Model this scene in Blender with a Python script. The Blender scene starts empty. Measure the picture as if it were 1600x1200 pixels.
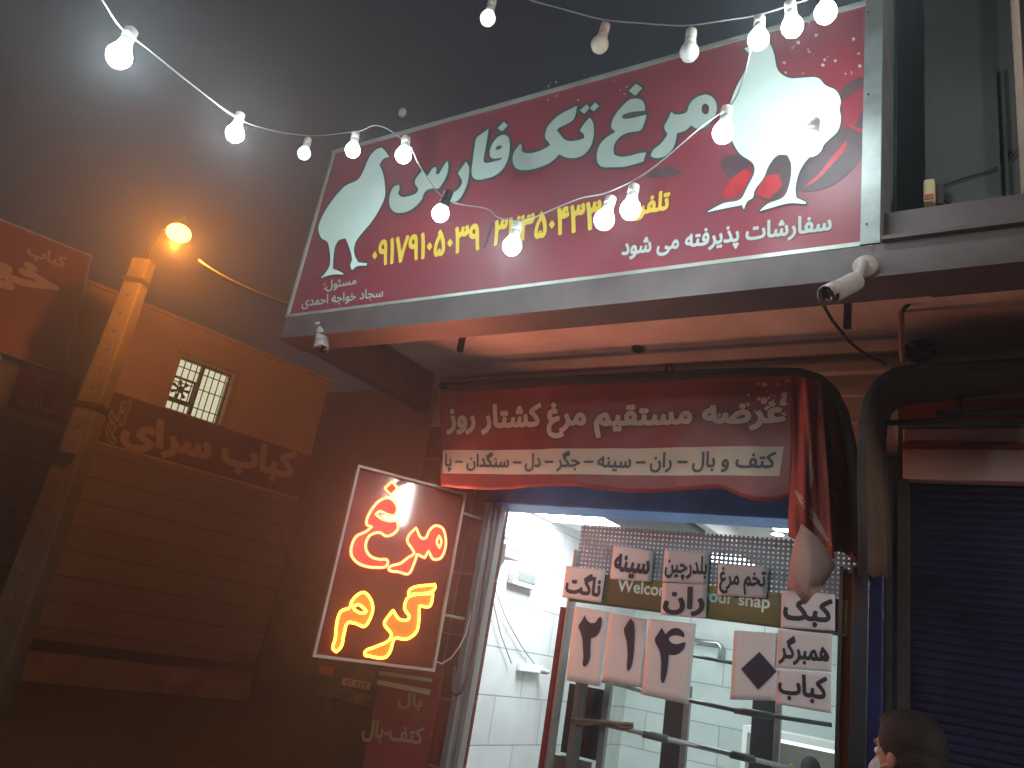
import bpy, bmesh, math, random
import numpy as np
from mathutils import Vector, Matrix
random.seed(7); rng = np.random.default_rng(5)
SC = bpy.context.scene
COL = SC.collection

# ------------------------------------------------------------------ camera
EYE = np.array([0.0, 0.0, 1.6])
yaw, pitch, roll = np.radians([34.811, 18.7423, 9.9799]); FOC = 1209.08
FW = np.array([-np.sin(yaw) * np.cos(pitch), np.cos(yaw) * np.cos(pitch), np.sin(pitch)])
_r = np.array([np.cos(yaw), np.sin(yaw), 0]); _u = np.cross(_r, FW)
RT = np.cos(roll) * _r + np.sin(roll) * _u
UP = -np.sin(roll) * _r + np.cos(roll) * _u
cd = bpy.data.cameras.new('camera'); cam = bpy.data.objects.new('camera', cd); COL.objects.link(cam)
cd.sensor_width = 36; cd.lens = 36 * FOC / 1600; cd.clip_start = 0.05; cd.clip_end = 500
M = Matrix.Identity(4)
for i in range(3):
    M[i][0] = RT[i]; M[i][1] = UP[i]; M[i][2] = -FW[i]; M[i][3] = EYE[i]
cam.matrix_world = M
SC.camera = cam

# ------------------------------------------------------------------ night sky, exposure
w = bpy.data.worlds.new('World'); SC.world = w; w.use_nodes = True
nt = w.node_tree; nt.nodes.clear()
out = nt.nodes.new('ShaderNodeOutputWorld'); bg = nt.nodes.new('ShaderNodeBackground')
tc = nt.nodes.new('ShaderNodeTexCoord'); nz = nt.nodes.new('ShaderNodeTexNoise'); rp = nt.nodes.new('ShaderNodeValToRGB')
nz.inputs['Scale'].default_value = 1.3; nz.inputs['Detail'].default_value = 3
rp.color_ramp.elements[0].position = .35; rp.color_ramp.elements[0].color = (.016, .017, .022, 1)
rp.color_ramp.elements[1].position = .65; rp.color_ramp.elements[1].color = (.006, .018, .023, 1)
nt.links.new(tc.outputs['Generated'], nz.inputs['Vector']); nt.links.new(nz.outputs['Fac'], rp.inputs['Fac'])
nt.links.new(rp.outputs['Color'], bg.inputs['Color']); bg.inputs['Strength'].default_value = 1.0
nt.links.new(bg.outputs[0], out.inputs['Surface'])
SC.view_settings.view_transform = 'Standard'; SC.view_settings.look = 'None'
SC.view_settings.exposure = 0; SC.view_settings.gamma = 1
SC.cycles.use_denoising = True
SC.cycles.max_bounces = 7; SC.cycles.diffuse_bounces = 4; SC.cycles.glossy_bounces = 3
SC.cycles.transmission_bounces = 4; SC.cycles.transparent_max_bounces = 12; SC.cycles.volume_bounces = 0
SC.cycles.caustics_reflective = False; SC.cycles.caustics_refractive = False
SC.cycles.sample_clamp_indirect = 3; SC.cycles.sample_clamp_direct = 0

# ------------------------------------------------------------------ pixel <-> place helpers
YS, YB, YW, YA = 2.2, 3.0, 3.3, 2.8          # sign front, banner, shop wall, right awning front


def ray(x, y): return FW + RT * (x - 800) / FOC - UP * (y - 600) / FOC
def PY(x, y, Y=YW): d = ray(x, y); return EYE + d * (Y / d[1])
def PX(x, y, X): d = ray(x, y); return EYE + d * (X / d[0])
def PZ(x, y, Z): d = ray(x, y); return EYE + d * ((Z - 1.6) / d[2])
def PT(x, y, t): return EYE + ray(x, y) * t
def PN(x, y, p, n): d = ray(x, y); return EYE + d * (np.dot(np.array(p) - EYE, n) / np.dot(d, n))


# ------------------------------------------------------------------ materials
MATS = {}


def mat(name, col, rough=.7, metal=0., var=.12, scale=6., bump=.15, spec=.4, emit=None, estr=0., col2=None, detail=4, bscale=None, coat=0):
    if name in MATS: return MATS[name]
    m = bpy.data.materials.new(name); m.use_nodes = True; n = m.node_tree; b = n.nodes['Principled BSDF']
    b.inputs['Roughness'].default_value = rough; b.inputs['Metallic'].default_value = metal
    b.inputs['Specular IOR Level'].default_value = spec; b.inputs['Coat Weight'].default_value = coat
    t = n.nodes.new('ShaderNodeTexCoord'); z = n.nodes.new('ShaderNodeTexNoise'); r = n.nodes.new('ShaderNodeValToRGB')
    z.inputs['Scale'].default_value = scale; z.inputs['Detail'].default_value = detail; z.inputs['Roughness'].default_value = .6
    c = np.array(col); c2 = np.array(col2) if col2 is not None else np.clip(c * (1 + var), 0, 1)
    c1 = c * (1 - var) if col2 is None else c
    r.color_ramp.elements[0].position = .3; r.color_ramp.elements[0].color = (*c1, 1)
    r.color_ramp.elements[1].position = .7; r.color_ramp.elements[1].color = (*c2, 1)
    n.links.new(t.outputs['Object'], z.inputs['Vector']); n.links.new(z.outputs['Fac'], r.inputs['Fac'])
    n.links.new(r.outputs['Color'], b.inputs['Base Color'])
    if bump:
        z2 = n.nodes.new('ShaderNodeTexNoise'); z2.inputs['Scale'].default_value = bscale or scale * 8; z2.inputs['Detail'].default_value = 5
        bp = n.nodes.new('ShaderNodeBump'); bp.inputs['Strength'].default_value = bump; bp.inputs['Distance'].default_value = .01
        n.links.new(t.outputs['Object'], z2.inputs['Vector']); n.links.new(z2.outputs['Fac'], bp.inputs['Height'])
        n.links.new(bp.outputs['Normal'], b.inputs['Normal'])
    if emit is not None:
        b.inputs['Emission Color'].default_value = (*emit, 1); b.inputs['Emission Strength'].default_value = estr
    MATS[name] = m
    return m


def emis(name, col, s):
    if name in MATS: return MATS[name]
    m = bpy.data.materials.new(name); m.use_nodes = True; n = m.node_tree; n.nodes.clear()
    o = n.nodes.new('ShaderNodeOutputMaterial'); e = n.nodes.new('ShaderNodeEmission')
    e.inputs['Color'].default_value = (*col, 1); e.inputs['Strength'].default_value = s
    n.links.new(e.outputs[0], o.inputs['Surface']); MATS[name] = m
    return m


def tile_mat(name, col, mortar, bw, bh, axis='xz', rough=.25, msize=.006, offset=.5, var=.05, spec=.5):
    m = bpy.data.materials.new(name); m.use_nodes = True; n = m.node_tree; b = n.nodes['Principled BSDF']
    t = n.nodes.new('ShaderNodeTexCoord'); s = n.nodes.new('ShaderNodeSeparateXYZ'); c = n.nodes.new('ShaderNodeCombineXYZ')
    n.links.new(t.outputs['Object'], s.inputs[0])
    n.links.new(s.outputs['X' if axis[0] == 'x' else 'Y'], c.inputs[0]); n.links.new(s.outputs['Z'], c.inputs[1])
    k = n.nodes.new('ShaderNodeTexBrick'); k.offset = offset
    k.inputs['Scale'].default_value = 1; k.inputs['Brick Width'].default_value = bw; k.inputs['Row Height'].default_value = bh
    k.inputs['Mortar Size'].default_value = msize; k.inputs['Mortar Smooth'].default_value = .3
    k.inputs['Color1'].default_value = (*(np.array(col) * (1 - var)), 1); k.inputs['Color2'].default_value = (*np.clip(np.array(col) * (1 + var), 0, 1), 1)
    k.inputs['Mortar'].default_value = (*mortar, 1)
    n.links.new(c.outputs[0], k.inputs['Vector'])
    z = n.nodes.new('ShaderNodeTexNoise'); z.inputs['Scale'].default_value = 5; z.inputs['Detail'].default_value = 6
    n.links.new(t.outputs['Object'], z.inputs['Vector'])
    mx = n.nodes.new('ShaderNodeMix'); mx.data_type = 'RGBA'; mx.blend_type = 'MULTIPLY'; mx.inputs['Factor'].default_value = .35
    n.links.new(k.outputs['Color'], mx.inputs['A']); n.links.new(z.outputs['Fac'], mx.inputs['B'])
    n.links.new(mx.outputs['Result'], b.inputs['Base Color'])
    bp = n.nodes.new('ShaderNodeBump'); bp.inputs['Strength'].default_value = .5; bp.inputs['Distance'].default_value = .005; bp.invert = True
    n.links.new(k.outputs['Fac'], bp.inputs['Height']); n.links.new(bp.outputs['Normal'], b.inputs['Normal'])
    b.inputs['Roughness'].default_value = rough; b.inputs['Specular IOR Level'].default_value = spec
    MATS[name] = m
    return m


def glass_mat():
    m = bpy.data.materials.new('clear_glass'); m.use_nodes = True; n = m.node_tree; n.nodes.clear()
    o = n.nodes.new('ShaderNodeOutputMaterial'); mx = n.nodes.new('ShaderNodeMixShader')
    tr = n.nodes.new('ShaderNodeBsdfTransparent'); tr.inputs[0].default_value = (.90, .96, .94, 1)
    gl = n.nodes.new('ShaderNodeBsdfGlossy'); gl.inputs['Roughness'].default_value = .03
    fr = n.nodes.new('ShaderNodeLayerWeight'); fr.inputs['Blend'].default_value = .12
    n.links.new(fr.outputs['Fresnel'], mx.inputs[0]); n.links.new(tr.outputs[0], mx.inputs[1]); n.links.new(gl.outputs[0], mx.inputs[2])
    n.links.new(mx.outputs[0], o.inputs['Surface'])
    return m


def perforated_mat(pitch=.0195, r=.0045):
    m = bpy.data.materials.new('perforated_sheet'); m.use_nodes = True; n = m.node_tree; b = n.nodes['Principled BSDF']
    t = n.nodes.new('ShaderNodeTexCoord'); s = n.nodes.new('ShaderNodeSeparateXYZ'); n.links.new(t.outputs['Object'], s.inputs[0])
    def math_(op, a, v=None, c=None):
        k = n.nodes.new('ShaderNodeMath'); k.operation = op
        n.links.new(a, k.inputs[0])
        if v is not None:
            if isinstance(v, float): k.inputs[1].default_value = v
            else: n.links.new(v, k.inputs[1])
        return k.outputs[0]
    def cell(o):
        f = math_('FRACT', math_('DIVIDE', o, pitch)); f = math_('SUBTRACT', f, .5); return math_('MULTIPLY', f, f)
    d = math_('ADD', cell(s.outputs['X']), cell(s.outputs['Z']))
    hole = math_('GREATER_THAN', d, float((r / pitch) ** 2))
    n.links.new(hole, b.inputs['Alpha'])
    b.inputs['Base Color'].default_value = (.27, .28, .33, 1); b.inputs['Metallic'].default_value = .1; b.inputs['Roughness'].default_value = .45
    return m


# ------------------------------------------------------------------ mesh builder
ORG = {}


class MB:
    def __init__(s): s.v = []; s.f = []; s.c = {}

    def add(s, vs, fs):
        b = len(s.v); s.v += [tuple(map(float, p)) for p in vs]; s.f += [tuple(b + i for i in f) for f in fs]
        return s

    def quad(s, a, b, c, d): return s.add([a, b, c, d], [(0, 1, 2, 3)])

    def box(s, lo, hi):
        x0, y0, z0 = lo; x1, y1, z1 = hi
        return s.add([(x0, y0, z0), (x1, y0, z0), (x1, y1, z0), (x0, y1, z0), (x0, y0, z1), (x1, y0, z1), (x1, y1, z1), (x0, y1, z1)],
                     [(0, 3, 2, 1), (4, 5, 6, 7), (0, 1, 5, 4), (1, 2, 6, 5), (2, 3, 7, 6), (3, 0, 4, 7)])

    def obox(s, c, ax, ay, az):
        c = np.array(c, float); ax, ay, az = (np.array(a, float) for a in (ax, ay, az)); vs = []
        for k in (-1, 1):
            for j, i in ((-1, -1), (-1, 1), (1, 1), (1, -1)): vs.append(c + ax * i + ay * j + az * k)
        return s.add(vs, [(0, 3, 2, 1), (4, 5, 6, 7), (0, 1, 5, 4), (1, 2, 6, 5), (2, 3, 7, 6), (3, 0, 4, 7)])

    def tube(s, pts, r, seg=8, closed=False, caps=True):
        pts = [np.array(p, float) for p in pts]; n = len(pts); rs = r if hasattr(r, '__len__') else [r] * n
        rings = []; prev = None
        for i, p in enumerate(pts):
            a = pts[i - 1] if (i > 0 or closed) else p; b = pts[(i + 1) % n] if (i < n - 1 or closed) else p
            t = b - a; t = t / (np.linalg.norm(t) + 1e-9)
            if prev is None:
                q = np.array([0, 0, 1.]) if abs(t[2]) < .9 else np.array([1., 0, 0]); u = np.cross(t, q)
            else: u = prev - t * np.dot(prev, t)
            u /= np.linalg.norm(u) + 1e-9; prev = u; v = np.cross(t, u)
            rings.append([p + rs[i] * (u * math.cos(2 * math.pi * k / seg) + v * math.sin(2 * math.pi * k / seg)) for k in range(seg)])
        vs = [x for g in rings for x in g]; fs = []
        for i in range(n if closed else n - 1):
            j = (i + 1) % n
            for k in range(seg): fs.append((i * seg + k, i * seg + (k + 1) % seg, j * seg + (k + 1) % seg, j * seg + k))
        if caps and not closed:
            fs.append(tuple(reversed(range(seg)))); fs.append(tuple((n - 1) * seg + k for k in range(seg)))
        return s.add(vs, fs)

    def lathe(s, prof, org=(0, 0, 0), axis=(0, 0, 1), seg=20):
        ax = np.array(axis, float); ax /= np.linalg.norm(ax); q = np.array([1., 0, 0]) if abs(ax[0]) < .9 else np.array([0, 1., 0])
        u = np.cross(ax, q); u /= np.linalg.norm(u); v = np.cross(ax, u); o = np.array(org, float); vs = []; fs = []
        for r, h in prof:
            for k in range(seg): vs.append(o + ax * h + max(r, 1e-4) * (u * math.cos(2 * math.pi * k / seg) + v * math.sin(2 * math.pi * k / seg)))
        for i in range(len(prof) - 1):
            for k in range(seg): fs.append((i * seg + k, i * seg + (k + 1) % seg, (i + 1) * seg + (k + 1) % seg, (i + 1) * seg + k))
        fs.append(tuple(reversed(range(seg)))); fs.append(tuple((len(prof) - 1) * seg + k for k in range(seg)))
        return s.add(vs, fs)

    def ellipsoid(s, c, r, seg=20, rings=12, ax=None):
        c = np.array(c, float); A = np.eye(3) if ax is None else np.array(ax, float); vs = []; fs = []
        for i in range(1, rings):
            th = math.pi * i / rings
            for k in range(seg):
                ph = 2 * math.pi * k / seg
                p = np.array([r[0] * math.sin(th) * math.cos(ph), r[1] * math.sin(th) * math.sin(ph), r[2] * math.cos(th)]); vs.append(c + p @ A)
        vs.append(c + np.array([0, 0, r[2]]) @ A); vs.append(c - np.array([0, 0, r[2]]) @ A); T = len(vs) - 2
        for i in range(rings - 2):
            for k in range(seg): fs.append((i * seg + k, (i + 1) * seg + k, (i + 1) * seg + (k + 1) % seg, i * seg + (k + 1) % seg))
        for k in range(seg):
            fs.append((T, k, (k + 1) % seg)); b = (rings - 2) * seg; fs.append((T + 1, b + (k + 1) % seg, b + k))
        return s.add(vs, fs)

    def grid(s, fn, nu, nv):
        vs = [fn(i / nu, j / nv) for j in range(nv + 1) for i in range(nu + 1)]
        return s.add(vs, [(j * (nu + 1) + i, j * (nu + 1) + i + 1, (j + 1) * (nu + 1) + i + 1, (j + 1) * (nu + 1) + i) for j in range(nv) for i in range(nu)])

    def prism(s, poly, d):
        n = len(poly); d = np.array(d, float); a = [np.array(p, float) for p in poly]
        return s.add(a + [p + d for p in a], [tuple(range(n)), tuple(reversed(range(n, 2 * n)))] + [(i, i + n, (i + 1) % n + n, (i + 1) % n) for i in range(n)])

    def build(s, name, m, parent=None, smooth=False, bevel=0, org=None, solid=0):
        me = bpy.data.meshes.new(name)
        if parent is not None: o_ = ORG[parent.name]
        else: o_ = np.array(org if org is not None else [0, 0, 0], float)
        v = np.array(s.v) - o_
        me.from_pydata(v.tolist(), [], s.f)
        bm = bmesh.new(); bm.from_mesh(me); bmesh.ops.recalc_face_normals(bm, faces=bm.faces); bm.to_mesh(me); bm.free()
        o = bpy.data.objects.new(name, me); COL.objects.link(o)
        if m is not None: me.materials.append(m)
        if smooth:
            for p in me.polygons: p.use_smooth = True
        if bevel:
            k = o.modifiers.new('edge', 'BEVEL'); k.width = bevel; k.segments = 2; k.limit_method = 'ANGLE'
        if solid:
            k = o.modifiers.new('thick', 'SOLIDIFY'); k.thickness = solid; k.offset = -1
        if parent is not None: o.parent = parent; ORG[o.name] = o_
        else: o.location = o_.tolist(); ORG[o.name] = o_
        return o


def tag(o, label=None, cat=None, group=None, kind=None):
    if label: o['label'] = label
    if cat: o['category'] = cat
    if group: o['group'] = group
    if kind: o['kind'] = kind
    return o


def thing(name, label, cat, loc, group=None):
    o = bpy.data.objects.new(name, None); COL.objects.link(o); o.empty_display_size = .1
    o.location = [float(x) for x in loc]; ORG[o.name] = np.array(loc, float)
    return tag(o, label, cat, group)


def struct(mb, name, m, **k): return tag(mb.build(name, m, **k), kind='structure')


def dup(root, loc, label=None, group=None):
    r = root.copy(); COL.objects.link(r); r.location = [float(x) for x in loc]
    if label: r['label'] = label
    if group: r['group'] = group
    for ch in list(root.children):
        c = ch.copy(); COL.objects.link(c); c.parent = r
        for g in ch.children:
            d = g.copy(); COL.objects.link(d); d.parent = c
    return r


# ------------------------------------------------------------------ flat shapes: contours -> distance field -> clean mesh
def smooth_poly(pts, n=4, corner=55):
    p = np.array(pts, float); N = len(p); out = []
    tan = []
    for i in range(N):
        a = p[i] - p[i - 1]; b = p[(i + 1) % N] - p[i]
        la, lb = np.linalg.norm(a) + 1e-9, np.linalg.norm(b) + 1e-9
        ang = math.degrees(math.acos(max(-1, min(1, np.dot(a, b) / la / lb))))
        tan.append(None if ang > corner else (a / la + b / lb) / 2)
    for i in range(N):
        a, b = p[i], p[(i + 1) % N]; L = np.linalg.norm(b - a)
        ta = tan[i] if tan[i] is not None else (b - a) / (L + 1e-9); tb = tan[(i + 1) % N] if tan[(i + 1) % N] is not None else (b - a) / (L + 1e-9)
        for k in range(n):
            t = k / n
            h = (2*t**3-3*t*t+1)*a + (t**3-2*t*t+t)*L*ta + (-2*t**3+3*t*t)*b + (t**3-t*t)*L*tb
            out.append(h)
    return np.array(out)


def field(contours, h, R):
    allp = np.vstack(contours); lo = allp.min(0) - R - 2 * h; hi = allp.max(0) + R + 2 * h
    nx, ny = int((hi[0] - lo[0]) / h) + 1, int((hi[1] - lo[1]) / h) + 1
    D = np.full((ny, nx), R + h, float); W = np.zeros((ny, nx), int)
    ys = lo[1] + np.arange(ny) * h; xs = lo[0] + np.arange(nx) * h
    for c in contours:
        for a, b in zip(c, np.roll(c, -1, 0)):
            i0 = max(0, int((min(a[0], b[0]) - R - lo[0]) / h)); i1 = min(nx, int((max(a[0], b[0]) + R - lo[0]) / h) + 2)
            j0 = max(0, int((min(a[1], b[1]) - R - lo[1]) / h)); j1 = min(ny, int((max(a[1], b[1]) + R - lo[1]) / h) + 2)
            X, Y = np.meshgrid(xs[i0:i1], ys[j0:j1]); d = b - a; L2 = d @ d + 1e-12
            t = np.clip(((X - a[0]) * d[0] + (Y - a[1]) * d[1]) / L2, 0, 1)
            D[j0:j1, i0:i1] = np.minimum(D[j0:j1, i0:i1], np.hypot(X - a[0] - t * d[0], Y - a[1] - t * d[1]))
            if a[1] != b[1]:
                sgn = 1 if b[1] > a[1] else -1; y0, y1 = min(a[1], b[1]), max(a[1], b[1])
                for j in np.nonzero((ys >= y0) & (ys < y1))[0]:
                    xx = a[0] + (ys[j] - a[1]) / (b[1] - a[1]) * d[0]
                    k = max(0, int(math.ceil((xx - lo[0]) / h))); W[j, k:] += sgn
    return np.where(W != 0, -D, D), lo, h


def flat_mesh(F, lo, h, off, mapf, mb=None):
    """area where distance < off, as faces placed by mapf(x, y)"""
    mb = mb or MB(); G = F - off; ny, nx = G.shape; ins = G < 0; base = {}; V = mb.v
    def vert(key, x, y):
        if key not in base:
            base[key] = len(V); V.append(tuple(map(float, mapf(lo[0] + x * h, lo[1] + y * h))))
        return base[key]
    def edge(i0, j0, i1, j1):
        a, b = G[j0, i0], G[j1, i1]; t = min(.98, max(.02, a / (a - b)))
        return vert(('e', i0, j0, i1, j1), i0 + t * (i1 - i0), j0 + t * (j1 - j0))
    cnt = ins[:-1, :-1].astype(int) + ins[:-1, 1:] + ins[1:, :-1] + ins[1:, 1:]
    for j in range(ny - 1):
        row = cnt[j]
        if not row.any(): continue
        i = 0; idx = np.nonzero(row)[0]; i = idx[0]; last = idx[-1]
        while i <= last:
            c = row[i]
            if c == 4:
                k = i
                while k <= last and row[k] == 4 and k - i < 12: k += 1
                mb.f.append((vert((i, j), i, j), vert((k, j), k, j), vert((k, j + 1), k, j + 1), vert((i, j + 1), i, j + 1))); i = k; continue
            if c > 0:
                cs = [(i, j), (i + 1, j), (i + 1, j + 1), (i, j + 1)]; poly = []
                for q in range(4):
                    a, b = cs[q], cs[(q + 1) % 4]; ia, ib = ins[a[1], a[0]], ins[b[1], b[0]]
                    if ia: poly.append(vert(a, *a))
                    if ia != ib:
                        e0, e1 = (a, b) if a <= b else (b, a); poly.append(edge(*e0, *e1))
                if len(poly) >= 3: mb.f.append(tuple(poly))
            i += 1
    return mb


# ------------------------------------------------------------------ writing: Persian letters shaped and joined
FORMS = {'ا': (0xFE8D, 2), 'ب': (0xFE8F, 4), 'پ': (0xFB56, 4), 'ت': (0xFE95, 4), 'ج': (0xFE9D, 4), 'چ': (0xFB7A, 4), 'ح': (0xFEA1, 4), 'خ': (0xFEA5, 4),
         'د': (0xFEA9, 2), 'ذ': (0xFEAB, 2), 'ر': (0xFEAD, 2), 'ز': (0xFEAF, 2), 'س': (0xFEB1, 4), 'ش': (0xFEB5, 4), 'ض': (0xFEBD, 4), 'ع': (0xFEC9, 4), 'غ': (0xFECD, 4),
         'ف': (0xFED1, 4), 'ق': (0xFED5, 4), 'ک': (0xFB8E, 4), 'گ': (0xFB92, 4), 'ل': (0xFEDD, 4), 'م': (0xFEE1, 4), 'ن': (0xFEE5, 4), 'و': (0xFEED, 2), 'ه': (0xFEE9, 4),
         'ی': (0xFBFC, 4), 'ئ': (0xFE89, 4)}


def shape(s):
    o = []
    for i, ch in enumerate(s):
        if ch not in FORMS: o.append(ch); continue
        b, n = FORMS[ch]; pj = i > 0 and s[i - 1] in FORMS and FORMS[s[i - 1]][1] == 4; nj = i + 1 < len(s) and s[i + 1] in FORMS and n == 4
        o.append(chr(b + (3 if pj and nj else 2 if nj else 1 if pj else 0)))
    r = ''.join(reversed(o)); digs = set('۰۱۲۳۴۵۶۷۸۹')
    if any(c in digs for c in s): r = ''.join(o)
    return r


_TXT = {}


def glyphs(s, latin=False):
    if s in _TXT: return _TXT[s]
    c = bpy.data.curves.new('t', 'FONT'); c.body = s if latin else shape(s); c.size = 1; c.resolution_u = 4
    o = bpy.data.objects.new('t', c); COL.objects.link(o)
    bpy.context.view_layer.update()
    cu = o.to_curve(bpy.context.evaluated_depsgraph_get()); cons = []
    for sp in cu.splines:
        P = sp.bezier_points; pts = []
        for i in range(len(P)):
            a, b = P[i], P[(i + 1) % len(P)]
            p0, p1, p2, p3 = (np.array(q[:2]) for q in (a.co, a.handle_right, b.handle_left, b.co))
            straight = np.linalg.norm(np.cross(np.append(p1 - p0, 0), np.append(p3 - p0, 0))) < 1e-5
            for k in range(1 if straight else 4):
                t = k / (1 if straight else 4); pts.append((1-t)**3*p0 + 3*t*(1-t)**2*p1 + 3*t*t*(1-t)*p2 + t**3*p3)
        if len(pts) > 2: cons.append(np.array(pts))
    o.to_curve_clear(); bpy.data.objects.remove(o); bpy.data.curves.remove(c)
    _TXT[s] = cons
    return cons


def text(s, TL, TR, BR, BL, bold=.02, h=.02, mb=None, latin=False, lift=None):
    """lettering filling the 3-D quad TL TR BR BL; lift(p) may move each point"""
    cons = glyphs(s, latin); F, lo, h = field(cons, h, bold + .03); al = np.vstack(cons); a0, a1 = al.min(0) - bold, al.max(0) + bold
    TL, TR, BR, BL = (np.array(p, float) for p in (TL, TR, BR, BL))
    def mp(x, y):
        u = (x - a0[0]) / (a1[0] - a0[0]); v = (y - a0[1]) / (a1[1] - a0[1])
        p = (BL * (1 - u) + BR * u) * (1 - v) + (TL * (1 - u) + TR * u) * v
        return lift(p) if lift else p
    return flat_mesh(F, lo, h, bold, mp, mb)


def drawn(contours, place, off=0., h=.7, n=4, mb=None, R=8, corner=55):
    cons = [smooth_poly(c, n, corner) for c in contours]
    F, lo, h = field(cons, h, R)
    return flat_mesh(F, lo, h, off, place, mb)


def zc(pts, x0, y0, s): return [(x0 + a / s, y0 + b / s) for a, b in pts]


def reverse_if(c, ccw):
    a = np.array(c); A = (a[:, 0] * np.roll(a[:, 1], -1) - np.roll(a[:, 0], -1) * a[:, 1]).sum()
    return c if (A > 0) == ccw else c[::-1]

# ================================================================== STRUCTURE
m_asphalt = mat('asphalt', (.045, .045, .048), .85, scale=3, var=.3, bump=.4)
m_pave = mat('paving', (.34, .32, .30), .8, scale=4, var=.2, bump=.3)
m_plaster = mat('soffit_plaster', (.76, .66, .60), .85, scale=2.2, var=.25, bump=.25, detail=7)
m_mould = mat('moulding_paint', (.66, .60, .53), .7, scale=3, var=.18, bump=.2, detail=7)
m_beam = mat('beam_steel', (.105, .075, .072), .55, scale=5, var=.25, bump=.1)
m_dark = mat('dark_metal', (.032, .025, .024), .75, scale=8, var=.3)
m_blue = mat('blue_paint', (.05, .25, .88), .35, scale=5, var=.25, bump=.1)
m_alu = mat('aluminium', (.45, .45, .46), .38, metal=.75, scale=4, var=.15, bump=.05)
m_chrome = mat('bright_steel', (.7, .68, .66), .16, metal=1, scale=3, var=.05, bump=.03)
m_white = mat('white_plastic', (.75, .74, .72), .4, scale=4, var=.04, bump=.02)
m_black = mat('black_rubber', (.012, .012, .012), .6, scale=10, bump=.05)
m_pvc = mat('cream_plastic', (.62, .58, .5), .45, scale=6, var=.1, bump=.05)
m_cable = mat('cable_sheath', (.02, .018, .018), .5, scale=12, bump=.05)
m_greycable = mat('grey_cable', (.24, .24, .23), .5, scale=12, bump=.05)

g = MB(); g.add([(-60, -20, 0), (40, -20, 0), (40, 60, 0), (-60, 60, 0)], [(0, 1, 2, 3)]); struct(g, 'ground', m_asphalt)
g = MB(); g.box((-3.2, .9, 0), (6, 8.5, .13)); struct(g, 'pavement', m_pave, bevel=.01)

# ---- the chicken shop building (open front, room behind)
XL, XR, XW0, XW1 = -2.80, 4.0, -2.32, -.52
ZS = 3.02
shop = thing('shop_building', 'single storey chicken shop with red tiled pier and blue lintel, its bright white room open', 'shop', (-.8, YW, 0.13))
tile_mat('red_tile', (.17, .024, .02), (.28, .12, .09), .23, .30, 'xz', .22, .006, 0)
tile_mat('white_tile_side', (.66, .68, .67), (.36, .38, .38), .62, .295, 'yz', .3, .005)
tile_mat('white_tile_back', (.62, .68, .65), (.36, .4, .39), .62, .295, 'xz', .3, .005)
b = MB(); b.box((XL, YW, .13), (XW0, YW + .22, 2.72)); b.build('pier', MATS['red_tile'], shop)
b = MB(); b.box((XL, YW, 2.722), (XR, YW + .22, ZS)); b.box((XW0 + .002, YW + .03, 2.575), (XR, YW + .22, 2.721)); b.build('wall', m_mould, shop)
b = MB(); b.box((XW0 + .002, YW + .0, 2.30), (-.425, YW + .22, 2.574)); b.build('lintel', m_blue, shop, bevel=.006)
b = MB(); b.box((XL, YW - .05, 2.93), (XR, YW - .001, 2.975)); b.box((XL, YW - .025, 2.83), (XR, YW - .001, 2.87)); b.build('moulding', m_mould, shop, bevel=.006)
b = MB(); b.box((-2.87, YS + .16, ZS), (XR, YW + .2, ZS + .06)); b.build('soffit', m_plaster, shop)
# front beam and the return beam on the left end
bz0, bz1 = 2.795, 2.9
b = MB(); b.box((-2.87, YS - .01, bz0), (XR, YS + .10, bz1)); b.box((-2.87, YS - .025, bz0 - .012), (XR, YS + .13, bz0 - .001))
b.box((-2.87, YS + .101, bz0), (-2.79, YW - .06, bz1)); b.box((-2.87, YS + .101, bz1 + .001), (-2.80, YW - .06, ZS - .001)); b.box((-2.79, YS + .05, bz1 + .001), (XR, YS + .099, ZS + .02))
b.build('beam', m_beam, shop)
b = MB()
for px, py0, py1 in ((728, 498, 548), (1325, 462, 512)):
    p = PY(px, py0, 2.75); q = PY(px, py1, 2.75); b = MB(); b.box((p[0] - .012, 2.74, q[2]), (p[0] + .012, 2.765, ZS - .002)); b.build('hanger', m_dark, shop)
# upper wall right of the sign
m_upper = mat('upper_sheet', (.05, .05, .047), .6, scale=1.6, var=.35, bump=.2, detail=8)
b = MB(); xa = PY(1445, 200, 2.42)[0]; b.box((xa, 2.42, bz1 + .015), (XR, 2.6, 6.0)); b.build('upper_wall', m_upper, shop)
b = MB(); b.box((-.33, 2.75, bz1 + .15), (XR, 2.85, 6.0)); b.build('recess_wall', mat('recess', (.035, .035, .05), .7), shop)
b = MB(); b.box((-.30, YS - .03, bz1 + .001), (XR, YS + .3, bz1 + .014)); b.build('ledge', m_beam, shop)
b = MB()
for px in (1558, 1570):
    p = PY(px, 200, 2.41); b.box((p[0] - .004, 2.405, 3.0), (p[0] + .004, 2.419, 3.62))
b.build('sheet_seam', m_upper, shop)
# wall right of the window: blue post, dark strip, and the neighbour's opening
b = MB(); b.box((-.424, YW - .02, .13), (-.385, YW + .2, 2.574)); b.build('corner_strip', m_dark, shop)
b = MB(); b.box((-.515, YW - .04, .13), (-.426, YW + .2, 2.298)); b.build('blue_post', mat('post_blue', (.014, .02, .085), .35, scale=9, var=.4, bump=.2), shop, bevel=.008)
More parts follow.
